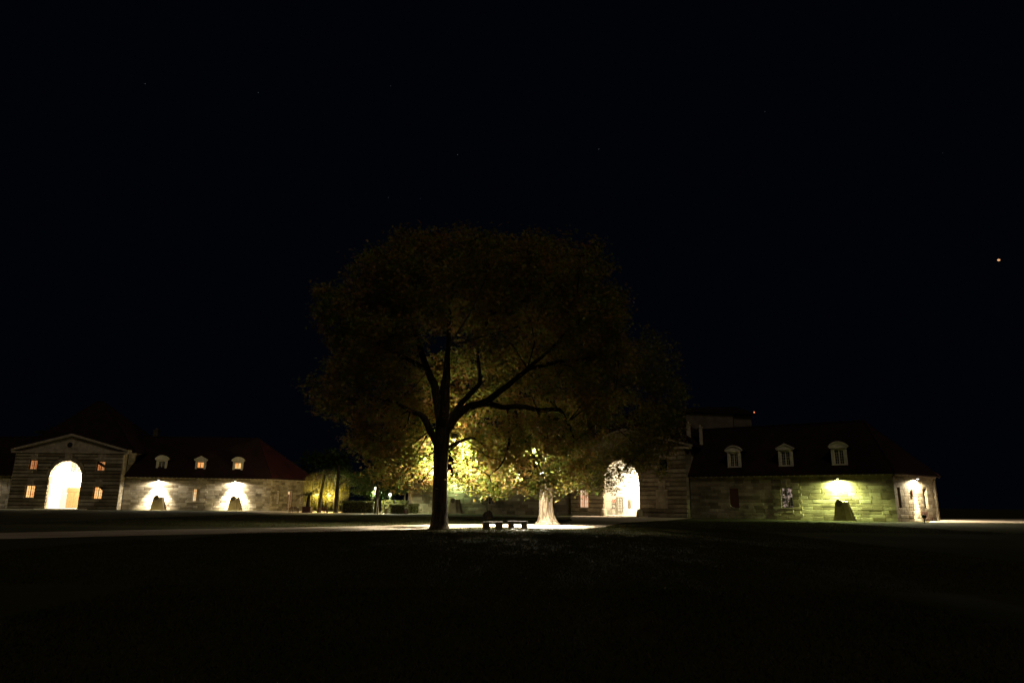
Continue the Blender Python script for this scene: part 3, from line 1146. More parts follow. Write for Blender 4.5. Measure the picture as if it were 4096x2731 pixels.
for q in range(7):      # faint lines of lettering on the plaque
    mb = MB()
    g1.box(mb, 7.99, 8.29 - .05 * (q % 3), 3.938, 3.949, 1.36 + q * .15, 1.42 + q * .15)
    build('plaque_lettering', mb, M['trim'], porch)
mb = MB()
for q in range(20):
    s = 3.8 + q * .16
    mb.tube([g1.P(s, 3.5, .1), g1.P(s, 3.5, 2.4)], [.014, .014], 4)
for z in (.3, 1.1, 2.2):
    g1.box(mb, 3.75, 6.95, 3.48, 3.52, z, z + .04)
mb.tube([g1.P(6.98, 3.5, .1), g1.P(6.98, 3.5, 2.6)], [.04, .04], 6)
gt = build('iron_gate', mb, M['zinc'], RB)
pl = thing('porch_lantern', 'bright lantern under the arch of the right gatehouse behind leaves', 'lantern', g1.P(12.3, 2.2, 6.6))
mb = MB()
mb.lathe(g1.P(12.3, 2.2, 7.0), [(.05, 1.5), (.05, .3), (.25, .2), (.25, .15)], 10)
build('stem', mb, M['iron'], pl)
mb = MB()
mb.lathe(g1.P(12.3, 2.2, 6.6), [(.1, 0), (.22, .12), (.22, .45), (.1, .54)], 12)
build('globe', mb, M['lens_w'], pl)
lamp_light('lantern_light', 'POINT', g1.P(12.3, 2.2, 6.3), 14000, (1.0, .86, .60), pl, size=.2)

# right-hand wing
g2 = Frame(W0, W0 + dd * 25.8)
W1 = W0 + dd * 25.8
W2 = Vector((56.9, 93.4))
wz = [(12.6, 14.0, 1.5, 4.1), (5.75, 6.95, 1.4, 4.0)]
facade(RB, g2, g2.L, HW, [.43, .40, .46], 1.3, wz, st, .05, None, 'wing_wall', bays=((11.7, 14.9),), pri=3.0)
window(RB, g2, *wz[0], .22, 'win_glint', 5, 1, 'paint', True, 2, 'window', 'window mottled with painted pale reflections')
keystones(RB, g2, 13.3, 4.2, 5.3)
wb = window(RB, g2, *wz[1], .22, 'glass_dark', 5, 1, 'wood', True)
for q in range(2):
    mb = MB()
    g2.box(mb, 5.75 + q * .61, 6.34 + q * .61, .0, .05, 1.45, 3.95)
    build('shutter', mb, M['wood'], wb)
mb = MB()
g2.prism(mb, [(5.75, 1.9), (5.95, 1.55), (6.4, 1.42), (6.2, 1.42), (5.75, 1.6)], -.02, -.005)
build('painted_glint', mb, M['white_print'], wb)  # pale patch shaped like a reflected highlight, painted over the shutter
g3 = Frame(W1, W2)
we = [(.95, 1.75, 1.6, 4.1), (8.9, 10.2, 1.6, 4.1)]
facade(RB, g3, g3.L, HW, [.43, .40, .46], 1.2, we, st, .045, None, 'wing_end_wall', pri=1.4)
window(RB, g3, *we[0], .22, 'glass_dark', 5, 1, 'wood', False, 1)
window(RB, g3, *we[1], .22, 'glass_dark', 5, 1, 'paint', False, 2)
mb = MB()
g3.box(mb, 5.05, 5.5, -.16, -.05, 3.3, 3.9)
build('plaque', mb, M['wood'], RB)
for q in range(12):     # toothed corner stones
    e = .45 if q % 2 else .75
    mb = MB()
    g2.box(mb, g2.L - e, g2.L + .1, -.1, .02, .02 + q * .45, .02 + q * .45 + .42)
    build('corner_stone', mb, M['stone_r'], RB)
    mb = MB()
    g3.box(mb, .0, e, -.1, .02, .02 + q * .45, .02 + q * .45 + .42)
    build('corner_stone', mb, M['stone_r'], RB)
    mb = MB()
    g3.box(mb, g3.L - e, g3.L + .06, -.1, .02, .02 + q * .45, .02 + q * .45 + .42)
    build('corner_stone', mb, M['stone_r'], RB)
mb = MB()
g2.box(mb, 0, g2.L + .1, -.22, .4, HW, HW + .2)
g3.box(mb, .25, g3.L, -.22, .4, HW, HW + .2)
build('eaves_cornice', mb, M['trim'], RB)
W3 = W0 + nn * 13 - dd * 1
rg0, rg1 = W0 + nn * 6.2 - dd * 1, W0 + nn * 6.6 + dd * 22.5
roof(RB, [tuple(W0), tuple(W1), tuple(W2), tuple(W3)], [tuple(rg0), tuple(rg1)], HW + .2, 13.0, M['roof'], .55, 'wing_roof')
for q in range(34):
    mb = MB()
    g2.box(mb, .4 + q * .74, .52 + q * .74, -.52, -.22, HW + .08, HW + .195)
    build('rafter_end', mb, M['paint'], RB)
gb = Frame(W2, W3)
facade(RB, gb, gb.L, HW, [.43], 1.2, [], None, .045, None, 'wing_back_wall')
for s, kd in ((6.5, 'round'), (13.4, 'pointed'), (20.0, 'round')):
    dormer(RB, g2, s, 7.0, .45, 'glass_dark', kd, 1.02)
hood(RB, g2, 19.9)
mb = MB()
mb.tube([g2.P(.15, -.15, .1), g2.P(.15, -.15, HW)], [.08, .08], 8)
build('downpipe', mb, M['iron'], RB)
# left-hand wing, mostly behind the trees
K = Vector((-16.3, 117.0))
LW = PL + nn * 1.0
g4 = Frame(K, LW)
facade(RB, g4, g4.L, HW, [.55, .5], 1.35, [(13.0, 14.2, 1.5, 3.8)], st, .05, None, 'east_wing_wall', bays=((0.3, 1.6),), pri=2.0)
window(RB, g4, 13.0, 14.2, 1.5, 3.8, .22, 'glass_dark', 4, 1, 'paint', True)
g5 = Frame(K + Vector((-2.5, 12)), K)
facade(RB, g5, g5.L, HW, [.55, .5], 1.35, [], st, .05, None, 'east_wing_end_wall', pri=.5)
mb = MB()
g4.box(mb, -.2, g4.L, -.22, .4, HW, HW + .2)
g5.box(mb, 0, g5.L - .2, -.22, .4, HW, HW + .2)
build('eaves_cornice', mb, M['trim'], RB)
g4n = Vector((g4.n.x, g4.n.y))
g4d = Vector((g4.d.x, g4.d.y))
roof(RB, [tuple(K), tuple(LW), tuple(LW + g4n * 13), tuple(K + g4n * 12.5)], [tuple(K + g4n * 6.5 + g4d * 4), tuple(LW + g4n * 6.5 + g4d * 1)], HW + .2, 13.0, M['roof'], .55, 'east_wing_roof')
hood(RB, g4, 7.5)
st.finish()

GY = (0.82, 1.0, 0.33)
wall_lamp(g2, 19.75, 5.15, 'yellow green lamp glowing on the right wing wall above stone hood', 'lens_y', GY, 8000, 3600, 150, .6, -.58)
wall_lamp(g3, 6.3, 5.25, 'white lamp under eaves at the far right end wall', 'lens_w', (1.0, .86, .58), 34000, 7000, 36, .8, -.55)
wall_lamp(gb, 2.2, 5.2, 'wall lamp round the corner behind the far right end wall', 'lens_w', (1.0, .88, .62), 0, 14000, 40, .6, -.8)
wall_lamp(g4, 7.3, 5.15, 'greenish wall lamp behind the big tree trunk', 'lens_y', (.70, 1.0, .42), 900, 500, 150, .5, -.45)

# ---- tall house behind the right wing ------------------------------
M['house_wall'] = plain('dark_house_render', (0.12, 0.10, 0.075), .95, .1, .35, .5)
HB = thing('stone_house', 'tall dim stone house rising behind the roofs of the right building', 'house', (48, 165, 0))
fh = Frame((41, 160), (56.5, 160))
mb = MB()
fh.box(mb, 0, 11.1, 0, 14, 0, 22.9)
fh.box(mb, 11.2, 15.5, .4, 14, 0, 22.4)
hw = build('wall', mb, M['house_wall'], HB)
mb = MB()
fh.box(mb, -.6, 16.0, -.6, 14.6, 22.9, 23.2)
fh.prism(mb, [(-.9, 23.2), (16.2, 22.6), (16.2, 22.8), (11.6, 24.35), (-.9, 23.9)], -.8, 14.8)
build('roof', mb, M['roof'], HB)
mb = MB()
mb.tube([fh.P(11.15, -.08, 0), fh.P(11.15, -.08, 22.8)], [.1, .1], 6)
build('downpipe', mb, M['iron'], HB)
mb = MB()
mb.lathe((56.9, 159.3, 22.95), [(.08, 0), (.14, .05), (.15, .22), (.07, .3)], 10)
tag(build('beacon', mb, M['red_lens']), 'small orange light at the eaves of the tall house behind', 'light')


# ------------------------------------------------------------------ trees
def rand_rot(n, tilt):
    """n random leaf frames: mostly lying flat, tilted by up to about `tilt` radians"""
    yaw = RNG.uniform(0, 2 * np.pi, n)
    t = np.abs(RNG.normal(0, tilt, n))
    ta = RNG.uniform(0, 2 * np.pi, n)
    nrm = np.stack([np.sin(t) * np.cos(ta), np.sin(t) * np.sin(ta), np.cos(t)], 1)
    ref = np.stack([np.cos(yaw), np.sin(yaw), np.zeros(n)], 1)
    x = ref - nrm * np.sum(ref * nrm, 1, keepdims=True)
    x /= np.linalg.norm(x, axis=1, keepdims=True) + 1e-9
    y = np.cross(nrm, x)
    return x, y, nrm


def palmate(centers, size, tilt, mat, name='crown'):
    """chestnut leaves: five leaflets round one point, each leaflet a quad, drooping at the tips"""
    n = len(centers)
    x, y, z = rand_rot(n, tilt)
    sz = size * RNG.uniform(.65, 1.3, n)[:, None]
    V = np.zeros((n, 16, 3))
    V[:, 0] = centers
    quads = []
    for k in range(5):
        a = (-1.15 + 2.3 * k / 4) * 1.15
        ln = (.75, .95, 1.05, .95, .75)[k]
        hw = .23
        for j, (r, da, dz) in enumerate(((.58, -hw, -.05), (1.0, 0, -.32), (.58, hw, -.05))):
            an = a + da * (1 if j != 1 else 0)
            V[:, 1 + k * 3 + j] = centers + sz * ln * (r * (math.cos(an) * x + math.sin(an) * y) + dz * z)
        quads.append((0, 1 + k * 3, 2 + k * 3, 3 + k * 3))
    Q = (np.arange(n)[:, None, None] * 16 + np.array(quads)[None]).reshape(-1, 4)
    return bigmesh(name, V.reshape(-1, 3), Q, mat)


def simple_leaves(centers, size, tilt, mat, name='foliage', aspect=.5):
    n = len(centers)
    x, y, z = rand_rot(n, tilt)
    sz = size * RNG.uniform(.6, 1.4, n)[:, None]
    V = np.stack([centers, centers + sz * (.5 * x + aspect * .5 * y), centers + sz * (x - .12 * z), centers + sz * (.5 * x - aspect * .5 * y)], 1)
    Q = np.arange(n * 4).reshape(-1, 4)
    return bigmesh(name, V.reshape(-1, 3), Q, mat)


def lobes_points(lobes, per_area, spray, spray_r, shell=.55):
    """leaf positions gathered in sprays inside ellipsoid lobes, denser towards their skins"""
    out, tips = [], []
    for (cx, cy, cz, rx, ry, rz, dens) in lobes:
        area = 4 * math.pi * (((rx * ry) ** 1.6 + (rx * rz) ** 1.6 + (ry * rz) ** 1.6) / 3) ** (1 / 1.6)
        k = max(3, int(area * per_area * dens))
        d = RNG.normal(size=(k, 3))
        d /= np.linalg.norm(d, axis=1, keepdims=True)
        r = shell + (1 - shell) * RNG.uniform(0, 1, k) ** .7
        r *= 1 + .2 * RNG.normal(size=k)
        c = np.array([cx, cy, cz]) + d * r[:, None] * np.array([rx, ry, rz])
        c = c[c[:, 2] > 1.75]
        if not len(c):
            continue
        tips.append(c)
        o = RNG.normal(size=(len(c), spray, 3)) * np.array([spray_r, spray_r, spray_r * .75])
        out.append((c[:, None] + o).reshape(-1, 3))
    return np.concatenate(out), tips


def add_branches(mb, limbs, lobes, tips, nt=7, r0=.055):
    nodes = [Vector(p) for L, R in limbs for p in L[1:]]
    for (lb, tp) in zip(lobes, tips):
        c = Vector(lb[:3])
        q = min(nodes, key=lambda p: (p - c).length + (1.5 if p.z > c.z + 3 else 0))
        mid = (q + c) / 2 + Vector((random.uniform(-.4, .4), random.uniform(-.4, .4), random.uniform(-.1, .6)))
        ln = (c - q).length
        rr = r0 * (.6 + ln * .12)
        mb.tube([q, mid, c], [rr, rr * .75, rr * .5], 5, False)
        idx = RNG.choice(len(tp), min(nt, len(tp)), replace=False)
        for i in idx:
            t = Vector(tp[i])
            m2 = (c + t) / 2 + Vector((random.uniform(-.25, .25), random.uniform(-.25, .25), random.uniform(0, .35)))
            mb.tube([c, m2, t], [rr * .5, rr * .32, .012], 4, False)


def big_tree(name, label, base, trunk, limbs, lobes, mat_b, mat_l, per_area, spray, spray_r, size, flute=.0, nt=7, nseg=14):
    t = thing(name, label, 'tree', base)
    mb = MB()
    mb.tube(trunk[0], trunk[1], nseg, True, .025, flute)
    build('trunk', mb, M[mat_b], t, smooth=True)
    for L, R in limbs:
        mb = MB()
        # smooth the polyline a little
        P = [Vector(p) for p in L]
        pts, rad = [P[0]], [R[0]]
        for i in range(len(P) - 1):
            for k in (1, 2, 3):
                u = k / 3
                p0, p1, p2, p3 = P[max(i - 1, 0)], P[i], P[i + 1], P[min(i + 2, len(P) - 1)]
                q = .5 * ((2 * p1) + (-p0 + p2) * u + (2 * p0 - 5 * p1 + 4 * p2 - p3) * u * u + (-p0 + 3 * p1 - 3 * p2 + p3) * u ** 3)
                pts.append(q + Vector((random.uniform(-.04, .04), random.uniform(-.04, .04), random.uniform(-.04, .04))))
                rad.append(R[i] + (R[i + 1] - R[i]) * u)
        mb.tube(pts, rad, 9, True, .05)
        build('limb', mb, M[mat_b], t, smooth=True)
    pts, tips = lobes_points(lobes, per_area, spray, spray_r)
    mb = MB()
    add_branches(mb, limbs, lobes, tips, nt)
    build('branches', mb, M[mat_b], t, kind='stuff')
    link('crown', palmate(pts, size, .75, M[mat_l]), t, kind='stuff')
    return t


def lin(r0, r1, n):
    return [r0 + (r1 - r0) * (i / (n - 1)) for i in range(n)]


T1 = (-4.45, 44.4, 0)
trunk1 = ([(-4.45, 44.4, -.1), (-4.45, 44.4, .12), (-4.45, 44.4, .45), (-4.46, 44.4, 1.1), (-4.49, 44.4, 2.6), (-4.51, 44.4, 4.1), (-4.5, 44.4, 5.4), (-4.44, 44.4, 6.3), (-4.42, 44.45, 7.0)],
          [.80, .64, .55, .49, .45, .45, .49, .50, .36])
limbs1 = [
    ([(-4.45, 44.4, 6.0), (-4.97, 44.7, 8.72), (-5.6, 44.9, 10.27), (-6.48, 44.9, 12.5), (-6.91, 44.4, 14.3), (-7.68, 44.4, 16.6)], [.36, .28, .23, .17, .11, .05]),
    ([(-4.4, 44.4, 6.2), (-4.31, 44.6, 8.88), (-4.36, 45.4, 11.8), (-4.3, 45.4, 14.4), (-4.1, 45.4, 17.4)], [.34, .25, .18, .12, .05]),
    ([(-4.3, 44.4, 6.0), (-3.17, 44.1, 7.5), (-1.55, 43.8, 8.12), (-.26, 43.6, 9.08), (1.03, 43.8, 10.2), (2.54, 44.4, 11.6), (4.2, 44.4, 13.6)], [.32, .26, .215, .18, .14, .10, .05]),
    ([(-3.3, 44.1, 7.4), (-1.72, 44.2, 7.94), (-.58, 44.4, 7.73), (.57, 44.7, 7.86), (1.73, 45.0, 7.67), (3.17, 45.4, 7.74), (3.77, 45.7, 6.94), (4.3, 45.9, 5.8)], [.24, .2, .18, .17, .15, .13, .09, .04]),
    ([(-4.2, 44.5, 6.2), (-3.4, 44.9, 7.94), (-2.46, 45.4, 9.11), (-2.14, 45.6, 9.75), (-2.34, 45.9, 11.9), (-1.57, 46.4, 14.7)], [.25, .2, .17, .15, .11, .05]),
    ([(-4.6, 44.4, 4.9), (-5.19, 44.1, 6.18), (-5.7, 43.8, 7.03), (-6.46, 43.4, 7.37), (-7.9, 43.2, 7.97), (-10.2, 43.2, 8.0)], [.27, .23, .19, .14, .1, .05]),
    ([(-5.6, 44.9, 10.27), (-7.1, 44.4, 11.0), (-8.73, 44.0, 11.75), (-11.2, 43.8, 12.3)], [.17, .13, .1, .04]),
    ([(-6.48, 44.9, 12.5), (-8.32, 44.9, 13.7), (-10.2, 45.1, 15.4)], [.13, .1, .04]),
    ([(1.03, 43.8, 10.2), (2.84, 43.9, 10.66), (5.03, 44.4, 11.1), (7.0, 44.4, 12.0)], [.15, .12, .09, .04]),
    ([(-.25, 44.4, 7.65), (-.1, 45.2, 5.7), (-.54, 45.4, 4.24), (-1.4, 45.4, 3.4)], [.09, .08, .06, .03]),
    ([(.24, 44.7, 7.61), (.92, 45.4, 5.72), (1.77, 45.9, 4.29), (2.3, 46.4, 3.0)], [.09, .07, .05, .03]),
    ([(-4.4, 44.6, 5.6), (-4.2, 46.2, 7.2), (-3.6, 48.6, 8.4), (-3.0, 51.2, 8.8), (-2.6, 53.0, 8.2)], [.25, .2, .15, .1, .04]),
    ([(-4.4, 44.2, 6.4), (-4.3, 42.4, 8.4), (-4.0, 40.4, 9.6), (-3.6, 38.2, 10.4)], [.24, .18, .12, .05]),
    ([(1.73, 45.0, 7.67), (2.4, 46.6, 5.6), (2.0, 48.0, 3.6)], [.08, .06, .03]),
    ([(-2.6, 53.0, 8.2), (-1.4, 53.6, 6.0), (-.6, 53.4, 3.6)], [.07, .05, .03]),
    ([(-4.2, 44.5, 5.1), (-3.3, 44.7, 5.55), (-2.4, 45.3, 5.8), (-1.6, 46.2, 5.2)], [.12, .1, .07, .03]),
]
R_ = random.Random(5)
lobes1 = [
    # top
    (-9.0, 44.6, 16.2, 2.3, 3.0, 2.0, 1), (-6.4, 44.0, 17.3, 2.2, 3.4, 2.0, 1), (-3.7, 45.0, 18.0, 2.2, 3.6, 1.7, 1),
    (-.8, 45.0, 17.2, 2.2, 3.6, 1.7, 1), (1.9, 45.0, 17.9, 2.2, 3.6, 1.8, 1), (4.6, 45.0, 16.8, 2.2, 3.4, 2.0, 1),
    (-6.4, 48.5, 15.4, 2.6, 2.6, 2.2, .8), (-2.0, 49.0, 16.2, 2.8, 2.6, 2.2, .8), (2.6, 48.6, 15.6, 2.6, 2.6, 2.2, .8),
    (-6.0, 40.6, 15.2, 2.4, 2.2, 2.0, .7), (-1.5, 40.2, 15.6, 2.6, 2.2, 2.0, .7), (2.8, 40.6, 15.0, 2.4, 2.2, 2.0, .7),
    # middle
    (-11.3, 44.2, 14.0, 1.9, 2.6, 1.9, 1), (-10.4, 43.8, 12.0, 1.2, 2.0, 1.2, .8), (-8.4, 44.2, 13.3, 2.0, 2.6, 1.7, .9),
    (-5.9, 43.4, 14.4, 2.0, 2.2, 1.6, .7), (-2.6, 45.4, 14.4, 2.2, 2.4, 1.7, .8), (.7, 45.2, 14.2, 2.2, 2.4, 1.7, .8),
    (3.5, 44.8, 13.9, 2.2, 2.6, 1.7, .9), (6.1, 44.8, 14.0, 1.7, 2.6, 2.0, 1), (6.3, 44.8, 11.4, 1.5, 2.4, 1.8, 1),
    (-9.2, 43.6, 10.0, 1.9, 2.2, 1.6, .9), (-11.2, 43.2, 8.6, 1.4, 1.8, 1.4, .9), (-7.2, 46.6, 10.6, 1.9, 2.0, 1.6, .8),
    (-3.4, 47.2, 11.2, 2.0, 2.0, 1.6, .8), (.2, 47.2, 11.4, 2.0, 2.2, 1.6, .8), (3.4, 46.4, 11.2, 2.0, 2.2, 1.6, .8),
    (-8.8, 48.2, 12.4, 2.0, 2.2, 1.8, .7), (5.4, 47.6, 9.2, 1.7, 2.0, 1.5, .8), (3.0, 43.2, 9.6, 1.6, 1.6, 1.2, .55),
    (-.8, 41.0, 12.0, 2.0, 1.8, 1.4, .5), (-7.4, 41.0, 11.6, 1.8, 1.8, 1.4, .5), (4.2, 41.6, 12.6, 1.8, 1.8, 1.5, .5),
    # lower left skirt
    (-8.3, 43.4, 7.3, 1.7, 1.9, 1.2, .9), (-10.0, 43.2, 6.9, 1.3, 1.5, .9, .8), (-7.5, 43.8, 5.4, 1.4, 1.6, 1.1, .9),
    (-8.5, 43.8, 4.9, .9, 1.3, .9, .8), (-6.5, 44.4, 3.9, 1.0, 1.3, .9, .9), (-6.9, 46.8, 6.8, 1.5, 1.6, 1.4, .8),
    (-6.3, 48.2, 5.0, 1.4, 1.5, 1.3, .8), (-7.2, 44.6, 3.1, .7, .9, .6, .7), (-5.7, 43.9, 2.9, .5, .6, .5, .7),
    # lower right and rear skirt, hanging down behind the trunk
    (-2.6, 46.3, 6.2, 1.2, 1.3, 1.0, 0.87), (-2.2, 48.0, 4.6, 1.5, 1.4, 1.3, 0.96), (-.4, 46.6, 4.4, 1.3, 1.1, 1.4, 0.96),
    (1.0, 46.8, 4.9, 1.3, 1.2, 1.3, 0.96), (2.6, 46.8, 4.4, 1.3, 1.3, 1.5, 0.96), (4.2, 46.4, 5.0, 1.3, 1.4, 1.4, 0.96),
    (5.4, 46.2, 6.6, 1.3, 1.5, 1.3, 0.96), (-2.4, 46.4, 3.0, 1.2, .9, .7, 0.96), (-.7, 46.0, 2.7, 1.1, .9, .65, 0.96),
    (1.1, 46.2, 2.75, 1.1, .9, .7, 0.96), (2.9, 46.6, 2.9, 1.1, 1.0, .7, 0.96), (4.4, 46.8, 3.2, 1.0, 1.0, .8, 0.87),
    (-1.2, 51.8, 6.0, 1.9, 1.7, 1.6, 0.87), (1.2, 50.6, 6.4, 1.7, 1.6, 1.5, 0.87), (-3.6, 50.8, 6.6, 1.7, 1.7, 1.4, 0.87),
    (-.8, 53.0, 3.6, 1.4, 1.2, 1.1, 0.78), (2.6, 43.4, 6.8, 1.2, 1.2, .8, 0.78), (.4, 43.6, 6.5, 1.1, 1.1, .7, 0.62),
    (5.6, 44.6, 8.2, 1.4, 1.5, 1.1, 0.78), (-3.2, 44.9, 3.2, .6, .6, .7, 1.08),
    (-9.4, 44.6, 5.6, 1.1, 1.4, 1.0, 1.24), (-5.4, 46.4, 3.4, 1.0, 1.0, .9, 1.24), (-8.2, 45.6, 3.6, .9, 1.0, .7, 1.08), (.2, 44.6, 5.6, 1.6, .9, .9, 0.78), (2.4, 44.8, 5.8, 1.4, .9, .9, 0.78), (-1.6, 44.4, 4.6, 1.2, .8, .8, 0.62),
]
lobes1 += [(-5.6, 47.6, 8.6, 1.6, 1.5, 1.3, .9), (-3.5, 48.0, 8.2, 1.6, 1.4, 1.2, .9), (-1.2, 47.4, 8.9, 1.6, 1.4, 1.2, .8),
           (-7.4, 46.6, 8.8, 1.5, 1.4, 1.2, .8), (1.4, 47.6, 9.0, 1.6, 1.4, 1.2, .8), (-4.6, 48.4, 10.2, 1.6, 1.4, 1.2, .8)]
for lb in [q for q in lobes1 if q[2] > 8.2]:          # loose tufts that break the outline
    d_ = Vector((lb[0] + 2.7, lb[1] - 44.6, (lb[2] - 11.0) * 1.2)).normalized()
    for _k in range(2):
        e_ = (d_ + Vector((R_.uniform(-.6, .6), R_.uniform(-.6, .6), R_.uniform(-.5, .6)))).normalized()
        q_ = R_.uniform(.4, .85)
        lobes1.append((lb[0] + e_.x * lb[3] * 1.1, lb[1] + e_.y * lb[4], lb[2] + e_.z * lb[5] * 1.12, q_, q_, q_ * .75, .8))
big_tree('chestnut_tree', 'tall spreading chestnut with dark trunk standing by the stone benches', T1, trunk1, limbs1, lobes1,
         'bark', 'leaf_a', 1.9, 22, .36, .185)

T2 = (3.05, 57.5, 0)
mb2 = ([(3.05, 57.5, -.1), (3.05, 57.5, .12), (3.03, 57.5, .38), (3.0, 57.5, .8), (2.97, 57.5, 1.5), (2.95, 57.5, 2.8), (2.92, 57.5, 4.2), (2.88, 57.5, 6.0), (2.9, 57.5, 7.6)],
       [1.30, .95, .74, .60, .545, .515, .49, .47, .38])
limbs2 = [
    ([(2.9, 57.5, 6.8), (3.06, 57.5, 9.1), (3.7, 57.5, 12.4), (4.6, 57.5, 15.4)], [.36, .27, .17, .05]),
    ([(2.9, 57.5, 6.6), (4.6, 57.2, 8.6), (7.0, 57.2, 10.2), (10.0, 57.4, 11.6), (12.2, 57.4, 12.0)], [.28, .23, .17, .1, .05]),
    ([(2.9, 57.4, 6.2), (1.4, 56.8, 8.2), (-.4, 56.4, 10.2), (-1.8, 56.2, 12.6)], [.26, .2, .13, .05]),
    ([(4.6, 57.2, 8.6), (6.8, 56.2, 8.6), (9.0, 55.8, 7.4), (10.6, 55.6, 5.8)], [.15, .12, .08, .03]),
    ([(2.9, 57.3, 5.8), (3.4, 55.6, 7.0), (4.2, 54.0, 6.8), (4.8, 52.8, 5.4)], [.18, .13, .09, .03]),
    ([(2.8, 57.6, 6.4), (2.6, 59.6, 8.6), (2.4, 62.0, 10.6)], [.22, .16, .06]),
]
lobes2 = [
    (11.7, 57.6, 13.6, 2.3, 2.6, 2.4, .9), (13.0, 57.4, 11.0, 1.6, 2.2, 2.2, .9), (9.2, 57.6, 13.0, 2.2, 2.6, 2.0, .9),
    (6.2, 57.6, 14.6, 2.4, 2.8, 2.2, .9), (3.0, 57.6, 14.0, 2.4, 2.8, 2.2, .9), (-.2, 57.2, 12.6, 2.2, 2.6, 2.0, .8),
    (11.6, 57.0, 8.4, 1.8, 2.0, 1.6, .9), (9.2, 56.4, 9.8, 1.9, 2.0, 1.7, .9), (10.2, 56.2, 6.6, 1.5, 1.8, 1.2, .9),
    (8.2, 55.6, 6.0, 1.5, 1.6, 1.3, .9), (7.6, 55.4, 4.2, 1.2, 1.4, 1.0, .9), (9.3, 55.6, 5.1, 1.0, 1.3, .7, .8),
    (6.0, 55.8, 8.4, 1.8, 1.8, 1.5, .9), (5.6, 54.6, 5.6, 1.5, 1.5, 1.5, .9), (5.2, 53.6, 3.8, 1.2, 1.2, 1.0, .9),
    (3.4, 54.4, 5.4, 1.2, 1.2, 1.0, .8), (6.6, 54.6, 3.1, 1.0, 1.0, .7, .8), (3.6, 56.0, 9.6, 2.0, 1.8, 1.7, .8),
    (.6, 55.8, 8.8, 1.8, 1.8, 1.5, .8), (-1.8, 56.0, 9.8, 1.8, 2.0, 1.7, .8), (2.4, 60.6, 9.6, 2.2, 2.0, 1.9, .6),
    (6.6, 60.4, 10.6, 2.4, 2.0, 2.0, .6), (12.4, 56.8, 6.6, 1.4, 1.6, 1.3, .9), (11.2, 56.4, 5.0, 1.2, 1.4, .8, .8), (13.2, 57.0, 8.6, 1.2, 1.5, 1.2, .9), (12.0, 56.2, 4.4, .8, 1.0, .4, .6), (8.6, 55.6, 3.9, 1.0, 1.0, .7, .6), (9.5, 55.8, 4.6, .9, .9, .6, .6), (10.3, 56.0, 5.6, .9, 1.0, .6, .6), (8.0, 55.2, 3.1, .6, .8, .4, .6), (4.4, 55.0, 3.3, .7, .8, .55, .7), (1.2, 55.2, 6.2, 1.2, 1.2, 1.0, .7),
]
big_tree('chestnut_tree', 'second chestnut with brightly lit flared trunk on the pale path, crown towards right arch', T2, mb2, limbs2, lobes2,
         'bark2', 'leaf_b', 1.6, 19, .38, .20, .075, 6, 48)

# root flare of the lit trunk
# ------------------------------------------------------------------ floodlights fixed to the two trunks, plus an added upward fill
def flood(loc, direction, label, energy, col, size, lens='lens_w', spot=None):
    t = thing('floodlight', label, 'floodlight', loc)
    d = Vector(direction).normalized()
    side = d.cross(Vector((0, 0, 1))).normalized()
    up = side.cross(d)
    L = Vector(loc)
    mb = MB()
    pr = lambda a, b, c: L + side * a + d * b + up * c
    mb.hexa([pr(-.2, -.2, -.14), pr(.2, -.2, -.14), pr(.24, 0, -.17), pr(-.24, 0, -.17),
             pr(-.2, -.2, .14), pr(.2, -.2, .14), pr(.24, 0, .17), pr(-.24, 0, .17)])
    build('housing', mb, M['iron'], t)
    mb = MB()
    mb.tube([pr(-.27, -.05, 0), pr(-.27, -.3, .0), pr(0, -.42, 0), pr(.27, -.3, 0), pr(.27, -.05, 0)], [.025] * 5, 6)
    build('bracket', mb, M['iron'], t)
    mb = MB()
    mb.hexa([pr(-.21, .004, -.14), pr(.21, .004, -.14), pr(.21, .02, -.14), pr(-.21, .02, -.14),
             pr(-.21, .004, .14), pr(.21, .004, .14), pr(.21, .02, .14), pr(-.21, .02, .14)])
    build('lens', mb, M[lens], t)
    if spot:
        lamp_light('flood_light', 'SPOT', L + d * .1, energy, col, t, d, spot, 1.0, .12)
    else:
        lamp_light('flood_light', 'AREA', L + d * .06, energy, col, t, d, size=size)
    return t


flood((-3.72, 45.05, 5.85), (-.15, .8, -.9), 'floodlight strapped high behind the dark trunk of the big chestnut', 24000, (1.0, .92, .68), .3, spot=142)
flood((-3.95, 45.1, 6.55), (.30, .75, .62), 'added upward fill light in the first fork of the big chestnut', 650, (1.0, .86, .58), .3, spot=165)  # no known lamp here; added to brighten the crown
flood((1.95, 55.7, 6.0), (-.30, -.58, -1.1), 'floodlight fixed above the lit trunk of the second chestnut', 62000, (1.0, .92, .68), .3, spot=146)

